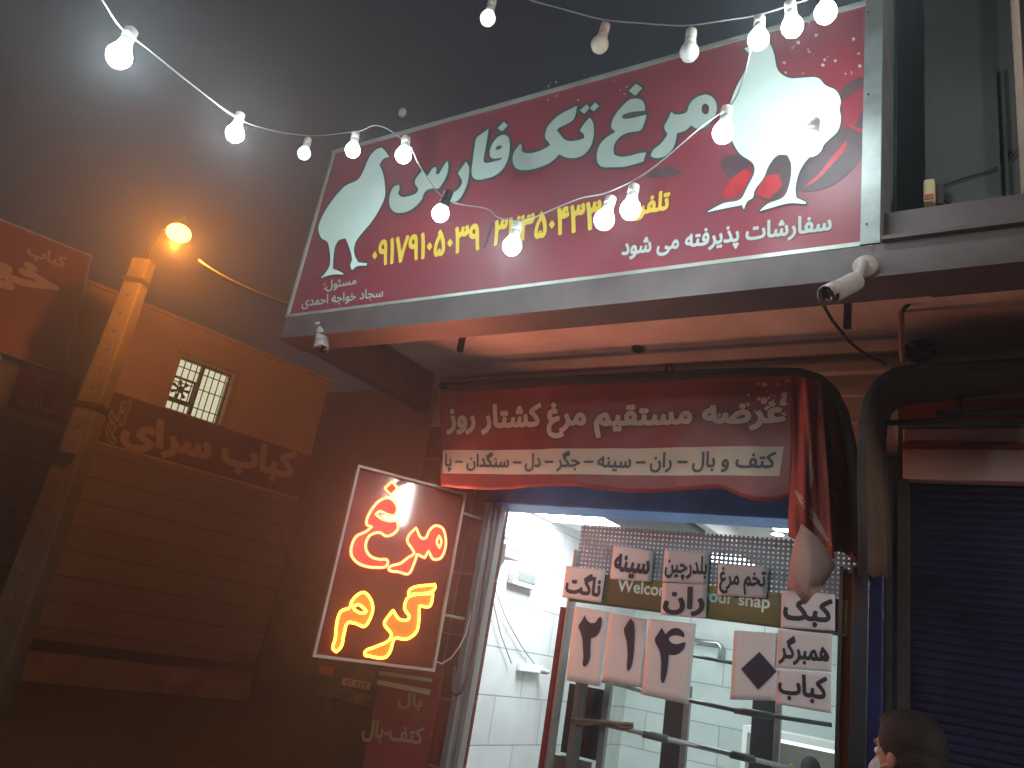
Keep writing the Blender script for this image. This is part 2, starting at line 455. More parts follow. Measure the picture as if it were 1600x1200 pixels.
# room
RX0, RY1, CZ = -2.86, 6.6, 2.55
b = MB(); b.box((RX0 - .1, YW + .23, .13), (RX0, RY1, CZ)); b.build('side_wall', MATS['white_tile_side'], shop)
b = MB(); b.box((RX0 - .1, RY1, .13), (.6, RY1 + .1, CZ)); b.build('back_wall', MATS['white_tile_back'], shop)
b = MB(); b.box((-.38, YW + .23, .13), (-.3, RY1, CZ)); b.build('party_wall', MATS['white_tile_side'], shop)
b = MB(); b.box((RX0 - .1, YW + .225, CZ + .001), (.6, RY1 + .1, CZ + .06)); b.build('ceiling', mat('ceiling_white', (.7, .72, .7), .8, scale=2, var=.04, bump=.05), shop)
b = MB(); b.box((RX0, YW + .0, .131), (-.38, RY1, .15)); b.build('floor', m_pave, shop)
# ceiling coffer boxes
b = MB(); q = PZ(1040, 815, 2.42); b.box((q[0] - .35, q[1] - .25, 2.40), (q[0] + .15, q[1] + .25, CZ)); b.build('ceiling_box', mat('slate_box', (.16, .19, .21), .5), shop, bevel=.01)
b = MB(); q = PZ(1095, 815, 2.44); b.box((q[0] - .02, q[1] - .5, 2.42), (q[0] + .03, q[1] + .6, CZ)); b.build('ceiling_beam', m_white, shop)
# door frame left, pale
b = MB(); b.box((XW0 + .001, YW - .01, .13), (XW0 + .04, YW + .1, 2.299)); b.box((XW0 + .05, YW + .03, .13), (XW0 + .075, YW + .08, 2.299))
b.build('door_frame', m_alu, shop, bevel=.004)
# window frame: left jamb red/blue stack, right chrome
xj = PY(882, 960)[0]
b = MB(); b.box((xj - .028, YW - .0, .15), (xj - .002, YW + .05, 1.83)); b.build('window_jamb', mat('jamb_red', (.15, .025, .025), .3, bump=.05), shop, bevel=.004)
b = MB(); b.box((xj, YW + .004, .15), (xj + .018, YW + .06, 2.1)); b.build('window_jamb_steel', m_alu, shop, bevel=.003)
xr0 = PY(1311, 960)[0]
b = MB(); b.box((xr0, YW - .02, .15), (xr0 + .016, YW + .04, 2.12)); b.box((xr0 + .052, YW - .05, .15), (xr0 + .112, YW + .05, 2.12)); b.build('window_jamb_chrome', m_chrome, shop, bevel=.004)
b = MB(); b.box((xr0 + .0165, YW + .0, .15), (xr0 + .0515, YW + .02, 2.1)); b.build('jamb_channel', mat('channel_amber', (.3, .07, .02), .2, metal=.6), shop)  # amber reflection of the lit sign put into the channel's colour
b = MB(); b.quad((xj + .02, YW + .02, .2), (xr0 - .002, YW + .02, .2), (xr0 - .002, YW + .02, 1.80), (xj + .02, YW + .02, 1.80)); b.build('glass_pane', glass_mat(), shop)

# ---- things in the room
led = thing('ceiling_light', 'bright square panel lamp on the shop ceiling behind the doorway', 'ceiling lamp', PZ(893, 797, CZ))
q = PZ(893, 797, CZ)
b = MB(); b.box((q[0] - .33, q[1] - .33, CZ - .03), (q[0] + .33, q[1] + .33, CZ - .0005)); b.build('housing', m_white, led)
b = MB(); b.quad((q[0] - .3, q[1] - .3, CZ - .0315), (q[0] + .3, q[1] - .3, CZ - .0315), (q[0] + .3, q[1] + .3, CZ - .0315), (q[0] - .3, q[1] + .3, CZ - .0315)); b.build('diffuser', emis('panel_light', (.86, .96, 1), 60), led)
for i, (x, y) in enumerate(((-1.0, 4.5), (-1.9, 5.9))):  # two unseen panel lamps, added to brighten the room
    fill_lamp = thing('ceiling_light', ['square panel lamp hidden above the perforated sheet of the shop window', 'square panel lamp at the far end of the shop ceiling'][i], 'ceiling lamp', (x, y, CZ))
    b = MB(); b.box((x - .22, y - .22, CZ - .03), (x + .22, y + .22, CZ - .0005)); b.build('housing', m_white, fill_lamp)
    b = MB(); b.quad((x - .2, y - .2, CZ - .0315), (x + .2, y - .2, CZ - .0315), (x + .2, y + .2, CZ - .0315), (x - .2, y + .2, CZ - .0315)); b.build('diffuser', emis('panel_light_low', (.86, .97, .97), 15), fill_lamp)
q = PZ(1215, 833, CZ); dl = thing('downlight', 'small round lit downlight in the ceiling above the perforated sheet', 'downlight', q)
b = MB(); b.lathe([(.05, 0), (.052, -.006), (.04, -.008)], (q[0], q[1], CZ - .0005)); b.build('rim', m_chrome, dl)
b = MB(); b.lathe([(.001, 0), (.038, 0), (.036, -.003), (.001, -.004)], (q[0], q[1], CZ - .009)); b.build('lens', emis('down_light', (.8, .9, 1), 12), dl)
# small strip light high on the side wall
p0, p1 = PX(776, 781, RX0), PX(798, 789, RX0)
b = MB(); b.box((RX0 + .001, p0[1], p1[2] - .015), (RX0 + .03, p1[1] + .1, p1[2] + .02)); tag(b.build('strip_lamp', emis('strip_light', (.9, .97, 1), 4), org=(RX0, p0[1], p0[2])), 'thin white strip lamp high on the white tiled side wall', 'strip lamp')
# electricity meter, breaker box, socket and their wires on the side wall
def wallbox(mb, px0, py0, px1, py1, d, x=RX0):
    a, c = PX(px0, py0, x), PX(px1, py1, x); mb.box((x + .001, a[1], c[2]), (x + d, c[1], a[2]))
mt = thing('electricity_meter', 'pale electricity meter with loose wires on the tiled side wall', 'meter', PX(778, 880, RX0))
b = MB(); wallbox(b, 768, 846, 790, 876, .12); b.build('body', m_pvc, mt, bevel=.012)
b = MB(); wallbox(b, 771, 826, 789, 845, .09); b.build('terminal_cover', mat('meter_grey', (.35, .36, .36), .4), mt, bevel=.01)
b = MB(); wallbox(b, 773, 852, 786, 862, .122); b.build('dial', mat('smoked_window', (.12, .13, .13), .2), mt)
bx = thing('breaker_box', 'small white framed breaker box with dark window on the tiled wall', 'breaker box', PX(812, 925, RX0))
b = MB(); wallbox(b, 796, 884, 829, 922, .05); b.build('frame', m_white, bx, bevel=.006)
b = MB(); wallbox(b, 801, 890, 826, 913, .056); b.build('window', mat('smoked_window', (.12, .13, .13), .2), bx)
so = thing('wall_socket', 'white wall socket with a plugged in cord low on the tiled wall', 'socket', PX(822, 1050, RX0))
b = MB(); wallbox(b, 808, 1034, 840, 1052, .035); b.build('plate', m_white, so, bevel=.006)
a = PX(840, 1047, RX0); b = MB(); b.lathe([(.018, 0), (.02, .03), (.008, .06)], (RX0 + .036, a[1], a[2]), (1, 0, 0)); b.build('plug', m_greycable, so)
b = MB(); b.tube([PX(x, y, RX0 + .02) for x, y in ((768, 878), (763, 890), (772, 915), (790, 965), (815, 1010), (842, 1047))], .004)
tag(b.build('wire', m_greycable, org=PX(770, 880, RX0)), 'thin grey wire running slantwise from meter down to the socket', 'wire')
b = MB(); b.tube([PX(x, y, RX0 + .02) for x, y in ((769, 880), (760, 888), (768, 930), (782, 990), (799, 1036))], .004)
tag(b.build('wire', m_greycable, org=PX(769, 880, RX0)), 'thin grey wire hanging straight below the electricity meter', 'wire')
# cable hanging beside the door frame (dark loop)
b = MB(); b.tube([PY(x, y, YW - .02) for x, y in ((773, 780), (768, 830), (757, 905), (752, 950), (742, 1010), (730, 1060), (720, 1083), (712, 1086), (707, 1078), (711, 1040))], .0085)
tag(b.build('hanging_cable', mat('brown_cable', (.10, .07, .07), .5), org=PY(773, 780, YW - .02)), 'dark looped cable hanging down along the pale door frame', 'cable')

# ---- display counter behind the glass: posts, rails, shelves
dc = thing('display_counter', 'glass fronted display counter with dark posts and steel hanging rails behind the price sheets', 'display counter', (-1.2, 3.6, .13))
m_post = mat('counter_post', (.10, .11, .12), .4, scale=6)
for px, wd, y in ((899, .045, 3.42), (1052, .10, 4.0), (1193, .12, 4.3)):
    p = PY(px, 1120, y); b = MB(); b.box((p[0] - wd / 2, y, .15), (p[0] + wd / 2, y + .05, 1.62)); b.build('post', m_post, dc, bevel=.004)
for px, wd, y in ((944, .03, 3.44), (1071, .03, 3.98), (1215, .03, 4.28)):
    p = PY(px, 1120, y); b = MB(); b.box((p[0] - wd / 2, y, .15), (p[0] + wd / 2, y + .03, 1.58)); b.build('post', m_alu, dc, bevel=.003)
for pts, r in ((((946, 1132, 3.42), (1010, 1147, 3.5), (1150, 1180, 3.75), (1240, 1202, 3.9)), .011), (((1075, 1094, 3.9), (1150, 1110, 3.95), (1300, 1133, 4.05)), .010), (((1080, 1024, 4.4), (1145, 1036, 4.45)), .010), (((940, 1062, 3.6), (1010, 1081, 3.7)), .012)):
    b = MB(); b.tube([PY(*p) for p in pts], r); b.build('rail', m_alu if r > .0105 else m_post, dc, smooth=True)
for pts in (((1004, 1146, 3.49), (1042, 1155, 3.55)), ((1141, 1178, 3.73), (1178, 1187, 3.8)), ((1147, 1109, 3.94), (1205, 1119, 3.98))):
    b = MB(); b.tube([PY(*p) for p in pts], .017); b.build('rail_sleeve', m_post, dc, smooth=True)
p = PY(899, 1100, 3.5); b = MB(); b.box((p[0] - .06, 3.46, .15), (p[0] + .12, 3.50, 1.19)); b.build('side_panel', mat('counter_side', (.12, .13, .13), .5), dc)
b = MB(); b.box((p[0] - .05, 3.51, 1.2), (p[0] + .13, 3.53, 1.50)); b.build('dark_panel', mat('navy_panel', (.03, .035, .06), .4), dc)
# folded cloth lying on the rail
b = MB()
def cl(u, v):
    p = PY(895 + 95 * u, 1121 + 8 * u + (9 + 3 * math.sin(u * 9)) * v, 3.40 + .03 * math.sin(v * 3)); return p
b.grid(cl, 16, 4); tag(b.build('cloth', mat('brown_cloth', (.22, .15, .11), .9, scale=20, var=.3), org=PY(940, 1130, 3.4), smooth=True, solid=.012), 'brown folded cloth lying over the counter rail', 'cloth')
# wall tap / bracket
b = MB(); b.tube([PY(x, y, 6.55) for x, y in ((1085, 1000), (1105, 1003), (1122, 1005), (1127, 1012), (1124, 1030))], .018)
tag(b.build('wall_tap', m_alu, org=PY(1100, 1003, 6.55), smooth=True), 'bent grey wall tap on the white tiles at the back', 'tap')
# fridge with lit shelves
fx, fy = PY(1215, 1160, 5.4)[0], 5.4
fr = thing('display_fridge', 'white open fridge with lit glass shelves at the back of the shop', 'fridge', (fx, fy, .15))
b = MB(); b.box((fx - .22, fy + .3, .15), (fx + .5, fy + .36, 1.40)); b.box((fx - .22, fy, .15), (fx - .19, fy + .299, 1.40)); b.box((fx + .47, fy, .15), (fx + .5, fy + .299, 1.40)); b.box((fx - .189, fy, 1.36), (fx + .469, fy + .299, 1.4)); b.build('cabinet', m_white, fr)
for z in (.65, .9, 1.12):
    b = MB(); b.box((fx - .188, fy + .02, z), (fx + .468, fy + .298, z + .02)); b.build('shelf', m_alu, fr)
b = MB(); b.box((fx - .15, fy + .02, 1.34), (fx + .4, fy + .05, 1.358)); b.build('lamp', emis('fridge_light', (.9, 1, .9), 2), fr)
for i, (dx, z, c, nm) in enumerate(((-.1, 1.14, (.25, .06, .05), 'red'), (.06, 1.14, (.6, .42, .06), 'yellow'), (.2, 1.14, (.3, .1, .07), 'brown'), (-.06, .92, (.4, .2, .1), 'orange'), (.14, .92, (.2, .08, .05), 'dark red'))):
    b = MB(); b.lathe([(.02, 0), (.023, .006), (.023, .06), (.013, .075), (.013, .085)], (fx + dx, fy + .14, z + .002), seg=12)
    tag(b.build('jar', mat('jar_' + nm.replace(' ', '_'), c, .4), org=(fx + dx, fy + .14, z), smooth=True), '%s jar on the %s fridge shelf' % (nm, 'upper' if z > 1 else 'lower'), 'jar', 'jars in the fridge')

# ---- perforated sheet with the golden greeting band
ps = thing('greeting_panel', 'perforated grey sheet with a golden welcome band above the price sheets', 'panel', PY(1060, 940, YW - .01))
b = MB(); A_, B_, C_, D_ = PY(887, 822, YW - .005), PY(1242, 842, YW - .005), PY(1240, 925, YW - .005), PY(880, 885, YW - .005)
zt, zb0, zb1 = 2.118, 1.83, 1.73
zt = (PY(917, 820)[2] + PY(1234, 841)[2]) / 2; zb0 = PY(1100, 914)[2]; zb1 = PY(1100, 962)[2]
b.quad((xj + .02, YW + .012, zb0), (xr0 + .1, YW + .012, zb0), (xr0 + .1, YW + .012, zt), (xj + .02, YW + .012, zt)); b.build('perforated_sheet', perforated_mat(), ps)
m_gold = mat('gold_film', (.34, .22, .06), .3, metal=.75, scale=3, var=.3, bump=.1, col2=(.26, .21, .13))
b = MB(); b.box((xj + .02, YW - .004, zb1), (xr0 + .03, YW + .008, zb0)); b.build('golden_band', m_gold, ps)
b = MB(); b.box((xj + .02, YW - .012, zb1 - .012), (xr0 + .03, YW + .004, zb1 - .001)); b.build('band_edge', mat('brass_edge', (.7, .55, .25), .2, metal=1), ps)
yt = YW - .0065
b = text('Welcome to your shap', PY(966, 904, yt), PY(1204, 931, yt), PY(1202, 958, yt), PY(964, 930, yt), bold=.022, h=.02, latin=True)
b.build('lettering', mat('holographic_letters', (.92, .86, .8), .25, metal=0, scale=14, col2=(.5, .92, .85), bump=0), ps)

# ---- price sheets taped on the glass (each its own sheet)
m_paper = mat('paper', (.66, .63, .64), .75, scale=3, var=.06, bump=.12, bscale=9)
m_ink = mat('ink', (.03, .028, .05), .6, scale=6, var=.2, bump=0)


def sheet(quad, label, words=None, polys=None, depth=.012, uv=(.06, .94, .14, .88), bold=.028, h=.024):
    Yp = YW - depth; P = [PY(x, y, Yp) for x, y in quad]
    ph = rng.random() * 6; amp = .0008
    def bil(u, v):  # v up
        p = (P[3] * (1 - u) + P[2] * u) * (1 - v) + (P[0] * (1 - u) + P[1] * u) * v
        return p + np.array([0, -.001 - amp * (1 + math.sin(3 * u + 2.2 * v + ph)) * .5 - amp * 1.2 * (2 * u - 1) ** 2 * (1 - v), 0])
    t = thing('paper_sheet', label, 'paper sheet', P[3] * .5 + P[2] * .5, 'sheets taped on the shop window')
    b = MB(); b.grid(bil, 8, 10); b.build('paper', m_paper, t, smooth=True, solid=.0004)
    def lift(p): return p + np.array([0, -.0016, 0])
    for wd, (u0, u1, v0, v1) in (words or []):
        q = [bil(u0, v1), bil(u1, v1), bil(u1, v0), bil(u0, v0)]
        text(wd, *q, bold=bold, h=h, lift=lift).build('lettering', m_ink, t)
    if polys:
        drawn(polys, lambda x, y: PY(x, y, Yp - .0042), h=.6).build('numeral', m_ink, t)
    return t


d3 = (870, 930, 6.154)
sheet([(898, 947), (952, 956), (938, 1073), (885, 1063)], 'tall pinkish sheet with the numeral ۲ taped below the word sheets', polys=[zc([(268,190),(290,240),(330,268),(370,262),(395,225),(420,205),(432,225),(428,290),(405,360),(370,400),(328,412),(322,500),(318,600),(290,670),(265,690),(250,670),(255,600),(250,500),(245,420),(225,350),(208,298),(240,245)], *d3)])
sheet([(952, 957), (1011, 968), (1006, 1076), (941.5, 1063)], 'tall sheet with the single stroke numeral ۱ between two other numeral sheets', polys=[zc([(710,220),(735,260),(748,360),(745,480),(735,600),(710,700),(685,735),(675,700),(680,580),(672,450),(645,328),(670,280)], *d3)], depth=.016)
sheet([(1014, 966.6), (1088, 975), (1076, 1101), (1002, 1085)], 'tall sheet with the hooked numeral ۴ hanging lowest of the numerals', polys=[zc([(1010,310),(1045,380),(1080,340),(1120,318),(1170,318),(1210,345),(1228,380),(1222,408),(1180,390),(1120,385),(1080,405),(1078,430),(1110,460),(1160,470),(1210,455),(1238,450),(1228,500),(1190,550),(1130,575),(1075,570),(1070,650),(1055,760),(1030,840),(1012,845),(1000,810),(1003,700),(1000,590),(985,530),(942,425),(975,365)], *d3)], depth=.022)
sheet([(1147, 985), (1216, 989.5), (1213, 1095), (1141, 1093)], 'square sheet with one big black diamond beside the word sheets', polys=[zc([(430,748),(550,885),(420,1012),(302,868)], 1090, 850, 4.444)])
sheet([(885, 884), (946.5, 891), (939.5, 942), (879, 933)], 'small sheet reading ناگت at the left end of the golden band', [('ناگت', (.05, .95, .14, .84))], bold=.04)
sheet([(959, 852), (1021.5, 861), (1017.7, 910), (953.6, 904.7)], 'small sheet reading سینه on the perforated panel', [('سینه', (.06, .94, .06, .78))], bold=.04)
sheet([(1038.7, 858), (1109, 863), (1106, 912.5), (1035.6, 909)], 'small sheet reading بلدرچین stuck just above the ران sheet', [('بلدرچین', (.03, .97, .06, .86))], bold=.03)
sheet([(1035.6, 910), (1106, 914), (1103, 967), (1032.5, 961)], 'sheet reading ران covering the middle of the golden band', [('ران', (.04, .96, .04, .92))], bold=.04, depth=.018)
sheet([(1122.6, 880.4), (1199.8, 884.9), (1198, 935), (1121.5, 930)], 'small sheet reading تخم مرغ above the golden letters', [('تخم مرغ', (.03, .97, .06, .9))], bold=.03)
sheet([(1221.6, 921.6), (1305, 928.8), (1305, 986), (1220, 980.5)], 'sheet reading کبک under the torn banner corner', [('کبک', (.04, .96, .06, .86))], bold=.04, depth=.018)
sheet([(1216, 982.8), (1300.4, 990.6), (1299, 1050), (1212.6, 1043.5)], 'sheet reading همبرگر between the کبک and کباب sheets', [('همبرگر', (.04, .96, .1, .86))], bold=.035, depth=.016)
sheet([(1212.6, 1044.5), (1298, 1051.5), (1299, 1115), (1212.6, 1100)], 'sheet reading کباب, lowest of the word sheets', [('کباب', (.04, .94, .16, .9))], bold=.035)

# ================================================================== MAIN SIGN
sx0, sx1, sz0, sz1 = -2.87, -.362, 2.902, 3.84
sg = thing('sign_board', 'big red shop sign with two white hens, white lettering and yellow phone numbers', 'shop sign', ((sx0 + sx1) / 2, YS, sz0))
m_red = mat('sign_red', (.25, .026, .04), .42, scale=2.2, var=.22, bump=.03, spec=.5, detail=3, col2=(.19, .04, .055))
m_letter = mat('sign_cream', (.37, .42, .375), .5, scale=4, var=.05, bump=0)
m_rim = mat('letter_rim', (.045, .07, .06), .5, scale=4, bump=0)
m_yel = mat('sign_yellow', (.72, .50, .05), .5, scale=4, var=.06, bump=0)
b = MB(); b.box((sx0, YS, sz0), (sx1, YS + .12, sz1)); b.build('panel', m_red, sg)
m_fr = mat('sign_trim', (.42, .44, .38), .4, metal=.5, scale=5, var=.25)
b = MB(); t_ = .014
b.box((sx0 - t_, YS - .012, sz0 - .002), (sx1 + .001, YS + .02, sz0 + .012)); b.box((sx0 - t_, YS - .0121, sz1 - .004), (sx1 + .001, YS + .02, sz1 + .01)); b.box((sx0 - t_, YS - .011, sz0 + .0121), (sx0 - .0005, YS + .119, sz1 - .0041)); b.build('frame', m_fr, sg)
b = MB(); b.box((sx1 + .002, YS - .014, sz0), (sx1 + .056, YS + .3, sz1 + .3)); b.build('end_panel', mat('galvanised', (.24, .25, .235), .45, metal=.6, scale=7, var=.3, bump=.1, detail=7), sg)
b = MB()
for px, py in ((1357, 148), (1354, 350), (1361, 385), (1357, 20)):
    p = PY(px, py, YS - .016); b.lathe([(.004, 0), (.004, -.003), (.001, -.005)], p, (0, 1, 0), 8)
b.build('rivet', m_chrome, sg)
def S(e): return lambda x, y: PY(x, y, YS - e)
A = (590, 140, 5.715); Bz = (790, 130, 8.0); Cz = (900, 100, 5.715)
seen = zc([(622,637),(630,690),(610,780),(575,840),(545,880),(500,880),(440,895),(410,930),(395,975),(350,1030),(290,1075),(220,1098),(160,1095),(120,1060),(105,1000),(115,930),(145,870),(190,850),(195,880),(180,930),(215,960),(270,955),(320,940),(355,915),(365,880),(340,850),(335,815),(380,745),(400,725),(425,770),(450,770),(465,745),(490,705),(515,690),(525,715),(515,755),(550,755),(580,700)], *A)
re_ = zc([(790,645),(815,690),(815,760),(795,850),(765,920),(730,975),(690,1000),(645,1000),(620,950),(680,920),(730,880),(755,830),(750,800),(720,750),(740,715)], *A)
fa = zc([(990,350),(940,390),(885,430),(870,500),(850,640),(840,740),(855,785),(890,803),(960,795),(1040,770),(1110,715),(1155,640),(1175,560),(1178,480),(1165,425),(1130,405),(1080,420),(1030,480),(1003,550),(1005,600),(1040,615),(1090,610),(1120,600),(1100,625),(1050,640),(990,655),(955,655),(945,640),(960,540),(978,430)], *A)
fah = zc([(1050,540),(1065,505),(1095,495),(1112,510),(1100,530)], *A)
fad = zc([(1128,288),(1160,320),(1110,372),(1072,345)], *A)
kaf = zc([(890,285),(870,400),(840,460),(740,520),(650,570),(640,590),(680,640),(730,700),(790,725),(880,720),(985,690),(980,640),(930,590),(990,500),(1050,430),(1085,480),(1100,560),(1095,680),(1060,790),(1000,870),(920,920),(830,935),(740,920),(670,885),(620,940),(540,1000),(460,1035),(330,1075),(220,1085),(140,1065),(100,1010),(90,940),(110,860),(140,810),(185,755),(200,790),(195,840),(230,870),(320,875),(420,850),(520,800),(560,770),(540,740),(500,690),(500,620),(530,540),(600,460),(700,380),(800,330)], *Bz)
kd1 = zc([(1015,265),(1045,310),(985,380),(930,340)], *Bz); kd2 = zc([(1120,245),(1165,285),(1100,350),(1055,310)], *Bz)
ghn = zc([(530,310),(580,320),(610,360),(615,415),(560,420),(480,430),(420,455),(405,478),(430,490),(520,480),(590,462),(628,455),(610,520),(575,590),(500,605),(430,625),(370,670),(335,740),(340,810),(400,830),(480,820),(560,800),(625,790),(600,870),(550,885),(430,915),(320,920),(230,915),(195,880),(188,810),(215,720),(270,660),(350,610),(345,595),(315,570),(325,510),(370,430),(430,360),(480,320)], *Cz)
ghd = zc([(535,178),(590,215),(530,282),(475,240)], *Cz)
mr = zc([(1170,275),(1230,310),(1255,380),(1245,450),(1200,520),(1130,575),(1080,575),(1025,545),(980,590),(900,620),(885,700),(860,760),(800,820),(710,838),(668,822),(690,770),(750,720),(800,660),(820,625),(790,565),(820,500),(850,430),(880,450),(940,450),(990,430),(1010,370),(1060,310),(1110,285)], *Cz)
mh = zc([(1120,400),(1130,365),(1155,350),(1185,370),(1190,410),(1175,445),(1150,450),(1125,430)], *Cz)
outer = [reverse_if(c, True) for c in (seen, re_, fa, fad, kaf, kd1, kd2, ghn, ghd, mr)]; holes = [reverse_if(c, False) for c in (fah, mh)]
drawn(outer + holes, S(.0030), off=3.8, h=.7).build('lettering_rim', m_rim, sg)
drawn(outer + holes, S(.0045), off=.2, h=.6).build('lettering', m_letter, sg)
# the two hens
m_hen = mat('hen_print', (.62, .72, .65), .45, scale=3, var=.07, bump=0)
G_ = (1080, 0, 3.529); F_ = (440, 200, 4.0)
henL = zc([(600,130),(560,165),(540,200),(510,270),(480,320),(400,360),(350,410),(290,490),(250,560),(230,630),(250,690),(285,710),(300,770),(300,860),(270,910),(240,940),(300,920),(330,915),(390,915),(370,900),(320,880),(325,800),(335,740),(360,700),(400,690),(420,740),(440,820),(430,860),(440,890),(470,865),(530,860),(535,845),(480,840),(455,790),(460,720),(500,660),(560,590),(610,510),(645,430),(645,350),(630,270),(610,230),(640,190),(672,182),(652,150),(625,122)], *F_)
henR = zc([(430,230),(455,290),(480,390),(540,430),(620,428),(700,430),(740,470),(800,500),(825,560),(818,600),(826,650),(810,720),(760,770),(700,830),(640,880),(600,940),(575,1040),(580,1090),(635,1115),(630,1125),(540,1120),(460,1140),(375,1165),(420,1125),(510,1085),(540,1020),(550,900),(530,855),(480,855),(430,910),(400,980),(350,1050),(340,1090),(310,1110),(290,1155),(280,1130),(180,1150),(85,1170),(180,1120),(270,1100),(310,1030),(350,940),(340,900),(270,850),(220,760),(200,650),(240,500),(300,380),(325,300),(292,268),(330,245),(345,215),(365,190),(385,205),(410,200)], *G_)
for nm, hen in (('hen_picture', henL), ('hen_picture', henR)):
    h = [reverse_if(hen, True)]
    f = drawn(h, S(.0024), off=2.2, h=.9, R=6).build('outline', m_rim, sg); f.name = nm + '_rim'
    drawn(h, S(.0040), off=0, h=.8, R=6).build(nm, m_hen, sg)
# chilli peppers behind the right hen
m_chd = mat('pepper_dark', (.085, .05, .055), .45, scale=6, var=.3, bump=0); m_chr = mat('pepper_red', (.40, .03, .035), .4, scale=9, var=.3, bump=0)
dk = [zc(c, *G_) for c in ([(960,560),(900,690),(850,700),(760,770),(680,860),(600,950),(578,1050),(680,1055),(800,1010),(900,920),(958,830)], [(540,860),(480,860),(430,920),(345,1060),(400,1105),(470,1095),(530,1025),(555,930)], [(960,420),(900,440),(830,490),(828,560),(880,520),(960,470)])] + [zc([(620,1010),(700,940),(880,920),(940,960),(880,1000),(760,1015)], *Cz), zc([(1330,820),(1540,800),(1543,900),(1480,1040),(1360,1010),(1290,900)], *Cz)]
drawn([reverse_if(c, True) for c in dk], S(.0010), h=.9, R=4).build('pepper_picture', m_chd, sg)
rd = [zc(c, *G_) for c in ([(860,770),(780,860),(700,960),(615,1035),(680,1005),(780,905),(850,820)], [(400,970),(480,960),(505,1020),(430,1098),(355,1070)], [(940,585),(870,700),(950,735),(950,715),(890,695)], [(300,930),(330,960),(290,1040),(200,1100),(170,1060),(230,980)])]
drawn([reverse_if(c, True) for c in rd], S(.0017), h=.9, R=4).build('pepper_highlight', m_chr, sg)
b = MB()
for i in range(46):
    cx, cy = (random.uniform(1225, 1345), random.uniform(20, 118)) if i < 26 else (random.uniform(835, 1010), random.uniform(110, 160)); r = random.uniform(.8, 3.2) if i < 26 else random.uniform(.6, 1.8)
    b.add([PY(cx + r * math.cos(a * math.pi / 4) * random.uniform(.7, 1.2), cy + r * math.sin(a * math.pi / 4) * random.uniform(.7, 1.2), YS - .0012) for a in range(8)], [tuple(range(8))])
b.build('splash_dots', m_letter, sg)
def st(s, q, m, bold=.03, h=.022, e=.003, name='lettering'):
    return text(s, *[PY(x, y, YS - e) for x, y in q], bold=bold, h=h).build(name, m, sg)
st('۰۹۱۷۹۱۰۵۰۳۹', [(584, 376), (752, 347), (749, 391), (580, 418)], m_yel, .03, name='phone_number')
st('۳۲۳۵۰۴۳۳', [(774, 344), (940, 311), (940, 357), (768, 385)], m_yel, .03, name='phone_number')
st('تلفن:', [(982, 310), (1048, 295), (1044, 337), (978, 348)], m_yel, .04, name='lettering')
st('سفارشات پذیرفته می شود', [(973, 372), (1300, 331), (1299, 371), (970, 410)], m_letter, .03)
st('مسئول:', [(506, 438), (556, 432), (557.5, 447), (505.5, 457)], m_letter, .015)
st('سجاد خواجه احمدی', [(472.5, 464), (598.7, 448.5), (598.7, 468), (471, 484)], m_letter, .015)
b = MB(); b.add([PY(x, y, YS - .0025) for x, y in ((768, 348), (771, 348), (757, 388), (754, 388))], [(0, 1, 2, 3)]); b.build('slash', m_rim, sg)
# small reflector rock seen on the top edge
p = PY(629, 176, YS + .06); b = MB(); b.ellipsoid(p, (.022, .02, .026), 10, 7); tag(b.build('pebble', mat('pale_pebble', (.3, .3, .22), .8), org=p), 'small pale lump lying on the top edge of the red sign', 'lump')

# ================================================================== AWNING + BANNER over the door
aw = thing('door_awning', 'dark rounded awning frame with hanging red-brown side cloth over the shop door', 'awning', PY(1000, 600, 3.1))
pth = [PY(x, y, 3.10) for x, y in ((690, 603), (760, 600), (880, 594), (1000, 588), (1100, 584), (1190, 581), (1250, 583), (1280, 592), (1302, 612), (1318, 645), (1330, 700), (1337, 760), (1340, 820), (1342, 868))]
b = MB(); b.tube(pth, .021, 10); b.build('frame', m_dark, aw, smooth=True)
b = MB()
def val(u, v):
    x = 700 + 500 * u; y = 600 - 18 * u; y2 = y + (38 - 16 * u + 4 * math.sin(u * 9)); p = PY(x, y + (y2 - y) * v, 3.06 - .03 * v); return p
b.grid(val, 40, 4); b.build('valance', mat('valance_cloth', (.075, .05, .048), .85, scale=8, var=.3), aw, smooth=True, solid=.003)
m_side = mat('side_cloth', (.20, .055, .042), .85, scale=26, col2=(.08, .03, .026), bump=.3, detail=6)
b = MB()
def side(u, v):
    x0, x1 = 1238 + 6 * v, 1290 + 50 * min(1, v * 2.2) ** .7; y0 = 590 + 16 * u * u; y1 = 872 + 10 * math.sin(u * 7)
    Y = 2.99 + .2 * u + .035 * math.sin(u * 15 + 2 * v); return PY(x0 + (x1 - x0) * u, y0 + (y1 - y0) * v, Y)
b.grid(side, 30, 20); b.build('side_cloth', m_side, aw, smooth=True, solid=.003)
m_ban = mat('banner_red', (.22, .04, .036), .45, scale=2.5, var=.3, bump=.12, bscale=6, detail=4)
bn = thing('banner', 'wrinkled red banner with pale lettering and cream strip over the door, right corner torn', 'banner', PY(960, 765, YB))
def lift_b(p):
    p = np.array(p, float); p[1] += .006 * math.sin(p[0] * 9 + 3 * p[2]) + .002 * math.sin(p[0] * 23 - p[2] * 17) + .001 * math.sin((p[0] + p[2]) * 41); return p
def ban(u, v):
    x = 690 + 550 * u; yt = 612 - 26 * u; yb = 760 + 10 * u + 4 * math.sin(u * 14) + (14 * math.sin((u - .8) * 15.7) if u > .8 else 0)
    return lift_b(PY(x, yt + (yb - yt) * v, YB))
b = MB(); b.grid(ban, 90, 24); b.build('cloth', m_ban, bn, smooth=True, solid=.0015)
